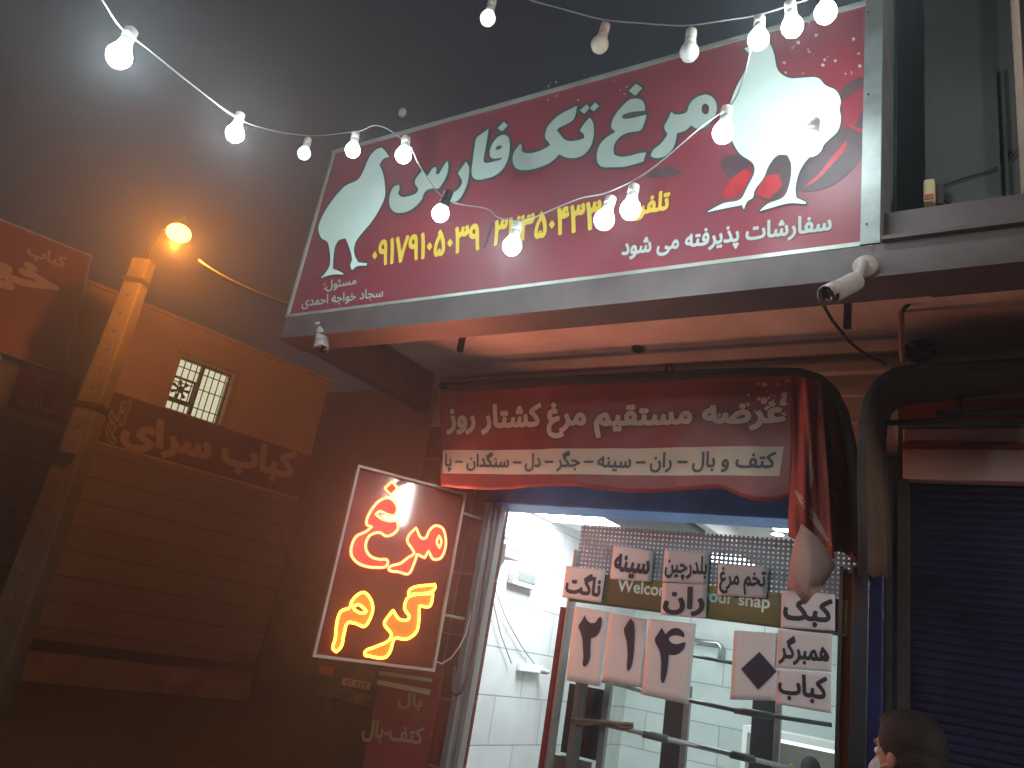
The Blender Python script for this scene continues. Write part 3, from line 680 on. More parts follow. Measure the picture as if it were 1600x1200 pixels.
m_bl = mat('banner_cream', (.50, .40, .30), .55, scale=5, var=.1, bump=0); m_bd = mat('banner_grey', (.07, .07, .075), .6, bump=0)
def e_(q, e): return [PY(x, y, YB - e) for x, y in q]
q = e_([(693, 704), (1224, 697), (1218, 744), (693, 740)], .004)
b = MB(); b.grid(lambda u, v: lift_b((q[0] * (1 - u) + q[1] * u) * (1 - v) + (q[3] * (1 - u) + q[2] * u) * v), 80, 6); b.build('strip', m_bl, bn, smooth=True)
text('عرضه مستقیم مرغ کشتار روز', *e_([(697, 630), (1229, 620), (1229, 682), (696, 690)], .0035), bold=.075, h=.026, lift=lift_b).build('lettering_rim', mat('banner_rim', (.09, .045, .045), .6, bump=0), bn)
text('عرضه مستقیم مرغ کشتار روز', *e_([(699, 632), (1227, 622), (1227, 680), (698, 688)], .0055), bold=.045, h=.024, lift=lift_b).build('lettering', m_bl, bn)
text('کتف و بال – ران – سینه – جگر – دل – سنگدان – پا', *e_([(697, 706), (1213, 701), (1210, 742), (696, 738)], .0065), bold=.028, h=.026, lift=lift_b).build('lettering', m_bd, bn)
b = MB()
for i in range(40):
    cx, cy = random.gauss(1215, 32), random.gauss(622, 16); r = random.choice((1, 1.5, 2, 2.5, 4, 6))
    if cx > 1236: continue
    b.add([lift_b(PY(cx + r * math.cos(a * math.pi / 4) * random.uniform(.6, 1.2), cy + r * math.sin(a * math.pi / 4) * random.uniform(.6, 1.2), YB - .003)) for a in range(8)], [tuple(range(8))])
b.build('splash_dots', m_bl, bn)
# the hanging right end: printed fold and pale reverse corner
m_fold = mat('fold_print', (.22, .035, .028), .75, scale=9, col2=(.32, .06, .04), bump=.1)
b = MB()
def fold(u, v):
    xl, xr = 1236 + 4 * math.sin(v * 5), 1282 + 22 * v; y0 = 588 + 6 * u; y1 = 838 + 36 * u
    return PY(xl + (xr - xl) * u, y0 + (y1 - y0) * v, YB - .03 + .022 * math.sin(u * 9 + v * 2.4) + .007 * math.sin(u * 23 - v * 5))
b.grid(fold, 26, 20); b.build('folded_end', m_fold, bn, smooth=True, solid=.0015)
b = MB()
for (u0, v0), (u1, v1), (u2, v2), wd in (((.55, .33), (.62, .5), (.5, .66), .13), ((.12, .70), (.5, .78), (.95, .93), .09), ((.5, .66), (.3, .74), (.08, .80), .08)):
    def stp(a, c, u0=u0, v0=v0, u1=u1, v1=v1, u2=u2, v2=v2, wd=wd):
        uu = (1 - a) ** 2 * u0 + 2 * a * (1 - a) * u1 + a * a * u2; vv = (1 - a) ** 2 * v0 + 2 * a * (1 - a) * v1 + a * a * v2
        k = (c - .5) * wd * (.35 + math.sin(math.pi * a)); return fold(min(1, max(0, uu + k)), min(1, vv - k * .35)) + np.array([0, -.003, 0])
    b.grid(stp, 14, 3)
b.build('fold_stripes', mat('fold_cream', (.40, .24, .2), .6, bump=0), bn)
b = MB()
fl = [(1252, 818), (1240, 850), (1229, 915), (1243, 926), (1258, 945), (1271, 930), (1287, 916), (1306, 884), (1296, 862), (1276, 838)]
cc = PY(1264, 880, YB - .13); ring = [PY(x, y, YB - .115) for x, y in fl]; mid = [r * .5 + cc * .5 for r in ring]
b.add(ring + mid + [cc], [(i, (i + 1) % 10, 10 + (i + 1) % 10, 10 + i) for i in range(10)] + [(10 + i, 10 + (i + 1) % 10, 20) for i in range(10)])
b.build('torn_corner', mat('banner_back', (.42, .25, .22), .8, scale=10, var=.1, bump=.2), bn, smooth=True, solid=.0015)

# ================================================================== NEIGHBOUR: second awning, shutter
m_tan = mat('awning_lining', (.085, .048, .03), .85, scale=5, var=.25, bump=.2)
a2 = thing('shutter_awning', 'dark rounded awning frame with tan lining over the closed blue shutter', 'awning', PY(1500, 600, YA))
o1 = [(1349, 900), (1347, 800), (1346, 720), (1348, 660), (1356, 622), (1372, 596), (1398, 580), (1430, 575), (1520, 570), (1620, 564), (1800, 556)]
i1 = [(1388, 900), (1384, 800), (1381, 720), (1380, 690), (1382, 664), (1388, 646), (1398, 636), (1412, 630), (1520, 616), (1620, 606), (1800, 590)]
P1 = [PY(x, y, YA) for x, y in o1]; P2 = [PY(x, y, 3.22) for x, y in i1]
b = MB(); b.tube(P1, .0145, 10); b.build('frame', m_dark, a2, smooth=True)
b = MB(); b.tube(P2, .012, 8); b.build('rear_frame', m_dark, a2, smooth=True)
b = MB(); b.grid(lambda u, v: (lambda k, f: (P1[k] * (1 - f) + P1[k + 1] * f) * (1 - v) + (P2[k] * (1 - f) + P2[k + 1] * f) * v + np.array([0, 0, .008 * math.sin(v * 12 + u * 20)]))(min(9, int(u * 10)), u * 10 - min(9, int(u * 10))), 40, 6)
b.build('lining', m_tan, a2, smooth=True, solid=.004)
b = MB(); b.tube([PY(x, y, 3.05) for x, y in ((1384, 661), (1440, 659), (1494, 655), (1499, 648), (1499, 622))], .011); b.tube([PY(x, y, 3.05) for x, y in ((1462, 646), (1530, 644), (1640, 641), (1800, 636))], .011); b.build('rod', m_dark, a2, smooth=True)
b = MB(); b.tube([PY(x, y, 3.0) for x, y in ((1375, 598), (1362, 640), (1366, 668), (1380, 690))], .005); b.build('cord', m_dark, a2)
sh = thing('roller_shutter', 'closed dark blue roller shutter under a pinkish header box', 'shutter', (.55, YW, .13))
m_slat = mat('shutter_navy', (.012, .012, .042), .5, scale=5, var=.35, bump=.06, detail=6)
x0s, x1s, zs = -.375, 1.7, 2.475
b = MB(); prof = []
nsl = 78; hgt = (zs - .14) / nsl
for i in range(nsl):
    z = .14 + i * hgt
    prof += [(0, z), (-.008, z + hgt * .35), (-.009, z + hgt * .6), (-.001, z + hgt * .92)]
prof.append((0, zs))
b.add([(x, YW + .03 + d, z) for d, z in prof for x in (x0s, x1s)], [(2 * i, 2 * i + 1, 2 * i + 3, 2 * i + 2) for i in range(len(prof) - 1)]); b.build('slat_curtain', m_slat, sh)
b = MB(); b.box((x0s - .008, YW - .03, .13), (x0s + .03, YW + .02, zs)); b.build('guide_rail', m_dark, sh)
m_pink = mat('header_pink', (.58, .34, .30), .65, scale=3, var=.15, bump=.12, detail=7)
hz = PY(1500, 672, YW)[2]; hx = PY(1412, 700, YW)[0]
b = MB(); b.box((hx, YW - .03, zs + .001), (x1s, YW + .06, hz)); b.build('header_box', m_pink, sh, bevel=.006)
b = MB(); b.box((x0s - .01, YW - .01, zs + .001), (hx - .001, YW + .06, 2.9)); b.build('side_post', mat('post_slate', (.10, .09, .10), .6), sh)
b = MB(); b.box((hx, YW - .028, hz + .035), (x1s, YW + .05, hz + .115)); b.box((hx, YW - .036, hz - .09), (x1s, YW - .0305, hz - .06)); b.build('red_stripe', mat('stripe_red', (.34, .035, .03), .5, scale=8, var=.2), sh)
b = MB(); b.box((hx, YW - .026, hz + .001), (x1s, YW + .05, hz + .034)); b.box((hx, YW - .026, hz + .116), (x1s, YW + .05, hz + .2)); b.build('grey_stripe', mat('stripe_grey', (.20, .19, .17), .6, scale=8, var=.2), sh)

# ================================================================== LIT GLASS SIGN (مرغ گرم)
Ra, Rb = PY(725, 773, 3.15), PY(560, 730, 2.69)
nd = Rb - Ra; nd[2] = 0; nd /= np.linalg.norm(nd); NN = np.array([-nd[1], nd[0], 0]);
if NN @ (EYE - Ra) < 0: NN = -NN
def N(x, y, e=0.): return PN(x, y, Ra + NN * e, NN)
ln = thing('lit_sign', 'glowing red and yellow letter sign in a thin pale frame hung beside the door', 'lit sign', N(583, 1035))
C4 = [N(563, 733), N(723, 775), N(674, 1044), N(493, 1021)]
b = MB(); b.add(C4 + [c - NN * .012 for c in C4], [(0, 1, 2, 3), (7, 6, 5, 4), (0, 4, 5, 1), (1, 5, 6, 2), (2, 6, 7, 3), (3, 7, 4, 0)]); b.build('back_panel', mat('sign_acrylic', (.12, .010, .009), .05, bump=0), ln)
b = MB(); o_ = .011; K4 = [N(560, 729), N(725.5, 772), N(676, 1047), N(490, 1024)]
for i in range(4):
    a, c = K4[i], K4[(i + 1) % 4]; d = (c - a) / np.linalg.norm(c - a); s = np.cross(NN, d)
    b.obox((a + c) / 2 + NN * .004, (c - a) / 2 - d * (.0062 if i % 2 else -.006), s * .006, NN * .016)
b.build('frame', mat('frame_pale', (.42, .34, .31), .4, bump=.05), ln)
Nz = (440, 700, 3.3324)
r1 = zc([(700,415),(730,470),(750,468),(770,430),(800,405),(835,415),(853,460),(850,530),(825,575),(790,578),(765,535),(745,572),(706,552),(690,600),(660,655),(610,645),(560,635),(560,622),(620,600),(660,570),(690,548),(682,528),(655,485),(660,460)], *Nz)
r2 = zc([(585,278),(555,260),(510,275),(470,320),(445,370),(445,400),(470,410),(440,435),(390,460),(365,510),(365,560),(400,600),(450,618),(500,622),(540,618),(553,600),(548,582),(510,580),(465,565),(440,530),(440,490),(460,455),(510,440),(545,458),(580,448),(605,420),(602,378),(560,380),(520,368),(490,345),(510,330),(550,345),(588,350),(602,318)], *Nz)
r3 = zc([(575,175),(600,210),(568,245),(537,210)], *Nz); r4 = zc([(820,455),(832,487),(822,520),(808,490)], *Nz)
y1 = zc([(668,737),(800,710),(795,738),(660,765)], *Nz)
y2 = zc([(790,757),(660,777),(640,835),(665,880),(655,895),(615,892),(580,845),(562,868),(535,915),(572,972),(560,1000),(490,1035),(435,1060),(435,1080),(540,1090),(565,1060),(590,992),(650,995),(700,960),(715,900),(717,822),(770,825)], *Nz)
y3 = zc([(430,752),(395,765),(365,800),(355,830),(310,850),(290,900),(280,990),(268,1045),(285,1062),(310,1035),(325,970),(345,910),(390,915),(430,930),(460,890),(475,840),(465,790)], *Nz)
y4 = zc([(400,815),(442,850),(430,860),(380,842),(375,826)], *Nz)
mrT, myT = emis('red_tube_glow', (1, .21, .07), 6), emis('yellow_tube_glow', (1, .58, .05), 6)
mrF = mat('red_letter_face', (.34, .008, .001), .4, bump=0, emit=(1, .03, .002), estr=.28); myF = mat('yellow_letter_face', (.5, .17, .004), .4, bump=0, emit=(1, .25, .0), estr=.25)
for outs, hol, mT, mF in (((r1, r2, r3), (r4,), mrT, mrF), ((y1, y2, y3), (y4,), myT, myF)):
    drawn([reverse_if(c, True) for c in outs] + [reverse_if(c, False) for c in hol], lambda x, y: N(x, y, .003), h=.6, R=4, corner=82).build('letter_face', mF, ln)
    for c in list(outs) + list(hol):
        b = MB(); b.tube([N(x, y, .012) for x, y in smooth_poly(c, 5, 82)], .0062, 8, closed=True); b.build('tube', mT, ln, smooth=True)
pl = bpy.data.lights.new('lit_sign_glow', 'AREA'); pl.shape = 'RECTANGLE'; pl.size = .45; pl.size_y = .35; pl.energy = 14; pl.color = (1, .27, .17)
def add_area(name, L, c, n):
    o = bpy.data.objects.new(name, L); COL.objects.link(o); o.matrix_world = Matrix.Translation(Vector(c)) @ Vector(n).to_track_quat('-Z', 'Y').to_matrix().to_4x4(); return o
add_area('lit_sign_glow', pl, N(615, 830, .035), NN)
p2 = bpy.data.lights.new('lit_sign_glow_low', 'AREA'); p2.shape = 'RECTANGLE'; p2.size = .45; p2.size_y = .3; p2.energy = 4; p2.color = (1, .42, .12)
add_area('lit_sign_glow_low', p2, N(590, 970, .035), NN)
b = MB(); b.tube([N(678, 1032, -.01), PY(690, 1037, 3.2), PY(705, 1028, 3.22), PY(718, 1010, 3.23), PY(728, 990, 3.25), PY(735, 960, 3.27)], .004)
tag(b.build('power_cord', mat('pale_cord', (.6, .45, .4), .5), org=N(678, 1032)), 'thin pale cord drooping from the lit sign to the door frame', 'cord')
for z in (N(720, 800)[2], N(690, 960)[2]):
    b = MB(); b.tube([(Ra[0], Ra[1], z), (Ra[0] + .03, YW - .001, z)], .008); b.build('bracket', m_alu, ln)
# printed menu board on the pier below the lit sign
mb_ = thing('menu_board', 'red printed menu board with pale stripe and lettering on the pier below the lit sign', 'menu board', PY(630, 1150, 3.26))
b = MB(); q = [PY(596, 1040, 3.27), PY(690, 1052, 3.27), PY(655, 1240, 3.27), PY(560, 1240, 3.27)]
b.add(q + [p + np.array([0, .02, 0]) for p in q], [(0, 1, 2, 3), (7, 6, 5, 4), (0, 4, 5, 1), (1, 5, 6, 2), (2, 6, 7, 3), (3, 7, 4, 0)]); b.build('board', mat('board_red', (.22, .03, .03), .3, scale=4, var=.2, bump=.05), mb_)
b = MB(); b.add([PY(x, y, 3.266) for x, y in ((590, 1062), (674, 1078), (671, 1086), (588, 1069))], [(0, 1, 2, 3)]); b.add([PY(x, y, 3.266) for x, y in ((592, 1048), (676, 1060), (675, 1066), (591, 1054))], [(0, 1, 2, 3)]); b.build('stripe', m_bl, mb_)
m_mbl = mat('menu_letter', (.34, .20, .13), .5, bump=0)
text('بال', *[PY(x, y, 3.265) for x, y in ((624, 1079), (661, 1086), (658, 1112), (620, 1106))], bold=.03).build('lettering', m_mbl, mb_)
text('کتف-بال', *[PY(x, y, 3.265) for x, y in ((570, 1122), (664, 1136), (658, 1172), (564, 1158))], bold=.03).build('lettering', m_mbl, mb_)

# ================================================================== STRING LIGHTS
def wire(name, pts, label, r=.003):
    P = [np.array(p) for p in pts]; sm = []
    for i in range(len(P) - 1):
        p0 = P[max(0, i - 1)]; p1, p2 = P[i], P[i + 1]; p3 = P[min(len(P) - 1, i + 2)]
        for k in range(5):
            t = k / 5; sm.append(.5 * (2 * p1 + (p2 - p0) * t + (2 * p0 - 5 * p1 + 4 * p2 - p3) * t * t + (3 * p1 - p0 - 3 * p2 + p3) * t ** 3))
    sm.append(P[-1]); b = MB(); b.tube(sm, r, 6)
    return tag(b.build(name, m_greycable, org=P[len(P) // 2], smooth=True), label, 'cable')
def W(x, y, t): return PT(x, y, t)
YBb = 1.8
wire('festoon_cable', [W(120, -60, 1.85), W(160, 0, 1.93), W(188, 42, 2.0), W(225, 72, 2.1), W(300, 132, 2.42), W(367, 182, 2.75), W(410, 200, 3.1), W(480, 212, 3.6), PY(545, 207, YBb), PY(565, 204, YBb), PY(583, 196, YBb), PY(600, 199, YBb), PY(614, 207, YBb), PY(640, 228, YBb), PY(655, 258, YBb), PY(672, 284, YBb), PY(690, 306, YBb), PY(715, 318, YBb), PY(760, 326, YBb), PY(777, 339, YBb), PY(800, 344, YBb), PY(828, 342, YBb), PY(850, 333, YBb), PY(905, 310, YBb), PY(950, 300, YBb), PY(1012, 268, YBb), PY(1090, 203, YBb), PY(1115, 184, YBb), PY(1145, 160, YBb), PY(1165, 110, YBb), PY(1182, 30, YBb)], 'lower pale twisted light cable looping in front of the red sign', .0023)
wire('festoon_cable', [PY(770, -40, YBb), PY(820, -4, YBb), PY(880, 14, YBb), PY(940, 30, YBb), PY(1000, 36, YBb), PY(1070, 40, YBb), PY(1130, 32, YBb), PY(1182, 24, YBb), PY(1235, 8, YBb), PY(1300, -14, YBb), PY(1420, -50, YBb)], 'upper pale light cable sagging across the top of the red sign', .0026)


def bulb_proto(name, label, gm, base):
    t = thing(name, label, 'light bulb', (0, 0, 0), 'festoon light bulbs')
    b = MB(); b.lathe([(.001, -.031), (.012, -.0285), (.022, -.021), (.029, -.008), (.0305, .002), (.028, .013), (.022, .024), (.017, .030)], seg=24); b.build('globe', gm, t, smooth=True)
    b = MB(); b.lathe([(.018, .0301), (.019, .034), (.016, .055), (.013, .058)], seg=18); b.build('base', base, t, smooth=True)
    b = MB(); b.lathe([(.016, .0581), (.017, .060), (.017, .085), (.008, .092), (.004, .094)], seg=16); b.build('socket', base if base is not m_white else m_pvc, t, smooth=True)
    return t
BL = {'near': emis('bulb_near', (.76, .95, 1), 480), 'hot': emis('bulb_hot', (.78, .95, 1), 95), 'mid': emis('bulb_mid', (.85, .97, 1), 30), 'low': emis('bulb_low', (.95, .97, 1), 2.2)}
m_pinkb = mat('bulb_base', (.55, .38, .33), .4, bump=0); m_frost = mat('bulb_frost', (.62, .50, .40), .35, bump=0, spec=.6); m_frost2 = mat('bulb_frost_white', (.72, .70, .66), .35, bump=0, spec=.6)
bulbs = [
    ('near', W(186, 88, 2.0), 'blazing bulb hanging alone at the upper left end of the cable'),
    ('near', W(367, 209, 2.75), 'blazing bulb above the orange street lamp'),
    ('low', W(475, 240, 3.6), 'small softly lit white bulb hanging on a short wire left of the red sign'),
    ('mid', PY(551, 235, YBb), 'bright bulb in front of the left hen, beside the cable kink'),
    ('hot', PY(630, 243, YBb), 'blazing bulb over the head of the left hen'),
    ('mid', PY(688, 334, YBb), 'bright bulb in a black socket below the word فارس'),
    ('hot', PY(800, 385, YBb), 'blazing bulb under the slash between the yellow numbers'),
    ('hot', PY(944, 344, YBb), 'left one of two blazing bulbs covering the yellow number'),
    ('hot', PY(985, 328, YBb), 'right one of two blazing bulbs covering the yellow number'),
    ('hot', PY(1130, 208, YBb), 'blazing bulb at the breast of the right hen'),
    ('hot', PY(1185, 62, YBb), 'leftmost of three blazing bulbs above the right hen'),
    ('hot', PY(1238, 42, YBb), 'middle one of three blazing bulbs above the right hen'),
    ('hot', PY(1290, 20, YBb), 'rightmost of three blazing bulbs above the right hen'),
    ('mid', PY(1267, 226, YBb + .02), 'small bright bulb at the thigh of the right hen'),
    ('low', PY(762, 29, YBb), 'softly lit white bulb hanging against the dark sky'),
    ('off', PY(937, 70, YBb), 'unlit tan bulb hanging at the sky edge above the sign'),
    ('dim', PY(1077, 82, YBb), 'unlit whitish bulb hanging over the word مرغ on the sign')]
protos = {}
for kind, p, lab in bulbs:
    if 'black socket' in lab: key = 'black'
    else: key = kind
    if key not in protos:
        gm = {'off': m_frost, 'dim': m_frost2, 'black': BL['mid']}.get(key) or BL[kind]
        protos[key] = bulb_proto('light_bulb', lab, gm, {'off': m_pinkb, 'low': m_pvc, 'black': m_black}.get(key, m_white)); protos[key].location = [float(x) for x in p]; o = protos[key]
    else: o = dup(protos[key], p, lab)
    o.rotation_euler = (random.uniform(-.12, .12), random.uniform(-.12, .12), 0)
    if 'black socket' in lab: o.rotation_euler = (0.15, .35, 0)
    if kind in ('low', 'off', 'dim'):
        b = MB(); b.tube([np.array(p) + np.array([0, 0, .09]), np.array(p) + np.array([.004, 0, .115])], .0022, 6)
# short drop wires from cable to the hanging bulbs, one thing each
for (kind, p, lab), (cx, cy) in zip([q for q in bulbs if q[0] in ('low', 'off', 'dim')], ((480, 212), (764, -40), (940, 30), (1077, 40))):
    top = W(cx, cy, 3.6) if cx == 480 else PY(cx, cy, YBb)
    b = MB(); a = np.array(p) + np.array([0, 0, .093]); b.tube([a, a * .5 + top * .5 + np.array([.006, 0, 0]), top], .0022, 6)
    tag(b.build('drop_wire', m_greycable, org=top), 'short drop wire holding the ' + lab.split(' hanging')[0], 'wire', 'drop wires of the festoon bulbs')

# ================================================================== SECURITY CAMERAS
m_camw = mat('camera_shell', (.34, .28, .26), .45, scale=4, var=.05, bump=.02)
def seccam(label, mount, mn, c, d, L, r):
    t = thing('security_camera', label, 'security camera', mount)
    mount, c, d = np.array(mount), np.array(c), np.array(d, float); d /= np.linalg.norm(d); mn = np.array(mn, float)
    b = MB(); b.lathe([(.035, 0), (.035, .008), (.022, .02), (.014, .028)], mount, mn, 20); b.build('mount', m_camw, t, smooth=True)
    back = c - d * L * .45
    b = MB(); b.tube([mount + mn * .02, mount + mn * .05 + np.array([0, 0, -.012]), back * .6 + (mount + mn * .05) * .4 + np.array([0, 0, -.008]), back + np.array([0, 0, .0])], .013, 10); b.build('arm', m_camw, t, smooth=True)
    b = MB(); b.lathe([(r * .7, -L * .55), (r * .95, -L * .5), (r, -L * .4), (r, L * .42), (r * .96, L * .47)], c, d, 24); b.build('body', m_camw, t, smooth=True)
    b = MB(); b.lathe([(r * .9, 0), (r * .9, .006), (r * .5, .008), (r * .45, .003), (.001, .003)], c + d * L * .471, d, 20); b.build('lens', mat('lens_black', (.012, .012, .014), .15, bump=0), t, smooth=True)
    s = np.cross(d, [0, 0, 1.]); s /= np.linalg.norm(s); u = np.cross(s, d)
    b = MB(); pts = []
    for k in range(9):
        a = math.pi * (-.06 + 1.12 * k / 8); pts.append((s * math.cos(a) + u * math.sin(a)) * (r + .003))
    b.add([c + d * L * .3 + p for p in pts] + [c + d * L * .66 + p for p in pts], [(k, k + 1, 10 + k, 9 + k) for k in range(8)]); b.build('hood', m_camw, t, smooth=True, solid=.002)
    return t
seccam('white bullet security camera on the beam under the right end of the red sign', PY(1352, 417, YS - .026), (0, -1, 0), PY(1318, 449, 2.06), -RT * .8 - UP * .38 - FW * .42, .112, .028)
pm = PX(508, 512, -2.872)
seccam('small white security camera at the far left corner of the sign beam', PY(503, 508, YS + .02), (0, 0, -1), PY(503, 529, 2.2), -FW * .7 - UP * .6 + RT * .12, .13, .03)
b = MB(); b.tube([PY(x, y, 2.75) for x, y in ((1273, 446), (1283, 470), (1300, 500), (1328, 535), (1355, 556), (1385, 569))], .006)
tag(b.build('camera_cable', m_cable, org=PY(1273, 446, 2.75)), 'dark cable running slantwise from beam to the shutter awning corner', 'cable')
cp = thing('conduit_pipe', 'short pale upright pipe with a dark cable above the shutter awning', 'pipe', PY(1410, 565, 2.9))
b = MB(); b.tube([PY(x, y, 2.9) for x, y in ((1408, 486), (1409, 530), (1411, 564))], .011); b.build('pipe', mat('pinkish_pipe', (.4, .26, .22), .5), cp, smooth=True)
b = MB(); b.tube([PY(x, y, 2.85) for x, y in ((1441, 432), (1437, 450), (1425, 470), (1410, 485))], .008); b.build('cable', m_cable, cp, smooth=True)
b = MB(); b.ellipsoid(PY(1437, 548, 3.2), (.06, .05, .05), 12, 8); tag(b.build('cable_knot', m_dark, org=PY(1437, 548, 3.2)), 'dark bundle of cable under the soffit above the shutter awning', 'cable bundle')
b = MB(); b.tube([PY(x, y, 3.27) for x, y in ((1040, 540), (1043, 560), (1041, 580), (1044, 592))], .005); b.tube([PY(1043, 560, 3.27), PY(1050, 575, 3.26), PY(1062, 590, 3.26)], .003)
tag(b.build('loose_wire', m_cable, org=PY(1041, 560, 3.27)), 'loose dark wire hanging above the middle of the banner', 'wire')
b = MB(); b.lathe([(.03, 0), (.03, -.012), (.02, -.02)], (PZ(997, 543, ZS)[0], PZ(997, 543, ZS)[1], ZS - .001)); tag(b.build('soffit_fitting', m_dark, org=PZ(997, 543, ZS)), 'small dark round fitting on the pale soffit', 'fitting')
# siren box and pipe on the upper wall
sr = thing('alarm_box', 'small yellowed alarm box with thin wires on the grey sheet wall', 'alarm box', PY(1455, 310, 2.40))
a, c = PY(1445, 294, 2.41), PY(1463, 326, 2.41)
b = MB(); b.box((a[0], 2.36, c[2]), (c[0], 2.419, a[2])); b.build('case', mat('yellowed', (.55, .42, .22), .5), sr, bevel=.006)
b = MB(); b.box((a[0] + .003, 2.357, c[2] + .006), (c[0] - .003, 2.3605, c[2] + .024)); b.build('red_label', mat('label_red', (.4, .06, .05), .5), sr)
b = MB(); b.box((c[0] + .0005, 2.38, c[2] - .002), (c[0] + .022, 2.418, a[2] - .012)); b.build('shadow_box', m_dark, sr)  # dark block shaped in place of the case's cast shadow
b = MB(); b.tube([PY(x, y, 2.41) for x, y in ((1463, 294), (1500, 280), (1540, 268), (1572, 255), (1592, 232))], .003); b.tube([PY(x, y, 2.405) for x, y in ((1475, 312), (1500, 330), (1520, 345), (1560, 362))], .003); b.tube([PY(x, y, 2.405) for x, y in ((1448, 326), (1442, 345), (1452, 366))], .004); b.build('wire', m_cable, sr)
pp = thing('wall_pipe', 'thin vertical pale pipe at the right edge of the grey sheet wall', 'pipe', PY(1597, 350, 2.38))
x_ = PY(1597, 200, 2.38)[0]; b = MB(); b.tube([(x_, 2.385, 3.12), (x_, 2.385, 6)], .012); b.build('pipe', mat('old_pipe', (.38, .26, .2), .5), pp, smooth=True)
b = MB(); b.tube([(x_ - .001, 2.385, 2.94), (x_ - .001, 2.385, 3.11)], .0135); b.build('sleeve', m_chrome, pp, smooth=True)

# ================================================================== KEBAB HOUSE across the lane
kk = 11.4; KA = kk * np.array([-1.086, .571, 0]); KD = np.array([.229, 1, 0]); KD /= np.linalg.norm(KD); KN = np.array([KD[1], -KD[0], 0])
def K(x, y, e=0.): return PN(x, y, KA + KN * e, KN)
def kp(s, z, e=0.): p = KA + KD * s + KN * e; return np.array([p[0], p[1], z])
def ks(p): return float((np.array(p) - KA) @ KD)
def kbox(mb, s0, s1, z0, z1, e0, e1):
    V = [kp(s, z, e) for z in (z0, z1) for s, e in ((s0, e0), (s1, e0), (s1, e1), (s0, e1))]
    return mb.add(V, [(0, 3, 2, 1), (4, 5, 6, 7), (0, 1, 5, 4), (1, 2, 6, 5), (2, 3, 7, 6), (3, 0, 4, 7)])
S1 = ks(K(514, 600)); S0 = -7.0
kb = thing('kebab_house', 'plain ochre kebab house with barred lit window and panelled lower wall', 'building', kp(0, 0))
m_och = mat('ochre_plaster', (.44, .28, .17), .85, scale=1.3, var=.16, bump=.25, bscale=18, detail=8)
m_pan = tile_mat('wall_panels', (.22, .16, .12), (.12, .085, .06), 30, .385, 'yz', .6, .016, 0)
w0, w1, wz0, wz1 = ks(K(257, 640)), ks(K(367, 584)), K(300, 650)[2], K(320, 568)[2]
b = MB(); kbox(b, S0, w0, 3.62, 6.05, -.3, 0); kbox(b, w1, S1, 3.62, 6.05, -.3, 0); kbox(b, w0, w1, 3.62, wz0, -.3, 0); kbox(b, w0, w1, wz1, 6.05, -.3, 0); b.build('upper_wall', m_och, kb)
b = MB(); kbox(b, S0, S1, .60, 3.619, -.3, -.02); b.build('panelled_wall', m_pan, kb)
b = MB(); kbox(b, S0, S1 + .05, .47, .599, -.3, .03); b.build('skirting_band', m_dark, kb)
b = MB(); kbox(b, S0, S1, 0, .469, -.3, -.01); b.build('plinth', mat('plinth', (.26, .19, .14), .85, scale=3, var=.3, bump=.3, detail=7), kb)
b = MB(); kbox(b, S0 - .1, S1 + .05, 6.051, 6.11, -.35, .05); b.build('coping', m_och, kb)
b = MB(); kbox(b, S1 - .28, S1 + .001, 0, 6.04, -8, -.301); b.build('end_wall', m_och, kb)
# window: lit room, frame, bars, extractor fan
wn = MB(); kbox(wn, w0, w1, wz0, wz1, -.26, -.24); win = wn.build('window', emis('lit_window', (.86, .84, .58), .82), kb)
fr_ = MB(); m_wf = mat('window_frame_dark', (.06, .05, .04), .5)
kbox(fr_, w0, w0 + .03, wz0, wz1, -.2, -.12); kbox(fr_, w1 - .03, w1, wz0, wz1, -.2, -.12); kbox(fr_, w0 + .0301, w1 - .0301, wz0, wz0 + .03, -.2, -.12); kbox(fr_, w0 + .0301, w1 - .0301, wz1 - .03, wz1, -.2, -.12)
wm = ks(K(311, 612)); kbox(fr_, wm - .03, wm + .03, wz0 + .031, wz1 - .031, -.2, -.12); fr_.build('frame', m_wf, win)
br = MB()
for i in range(1, 9):
    s = w0 + (w1 - w0) * i / 9; br.tube([kp(s, wz0, -.05), kp(s, wz1, -.05)], .011, 6)
for f in (.17, .52, .8):
    z = wz0 + (wz1 - wz0) * f; br.tube([kp(w0, z, -.045), kp(w1, z, -.045)], .010, 6)
br.build('bars', m_wf, win)
fc = K(285, 608, -.12); fs = ks(fc); fb = MB()
kbox(fb, fs - .24, fs - .2, fc[2] - .25, fc[2] + .22, -.23, -.2); kbox(fb, fs + .2, fs + .24, fc[2] - .25, fc[2] + .22, -.23, -.2); kbox(fb, fs - .199, fs + .199, fc[2] + .18, fc[2] + .22, -.23, -.2); kbox(fb, fs - .199, fs + .199, fc[2] - .25, fc[2] - .17, -.23, -.2)
for i in range(7):
    a = i * 2 * math.pi / 7; d = lambda r, an: kp(fs + r * math.cos(an), fc[2] + r * math.sin(an), -.21)
    fb.add([d(.04, a - .3), d(.17, a - .18), d(.17, a + .22), d(.04, a + .3)], [(0, 1, 2, 3)])
fb.lathe([(.06, 0), (.06, .03)], kp(fs, fc[2], -.215), KN, 14); fb.build('fan', mat('fan_black', (.015, .015, .015), .5), win)
b = MB(); kbox(b, w1 + .0, w1 + .08, wz0 - .02, wz1 + .02, .001, .05); kbox(b, w0 - .08, w1 + .08, wz1 + .021, wz1 + .07, .001, .05); b.build('surround', mat('surround', (.34, .22, .14), .8), win)
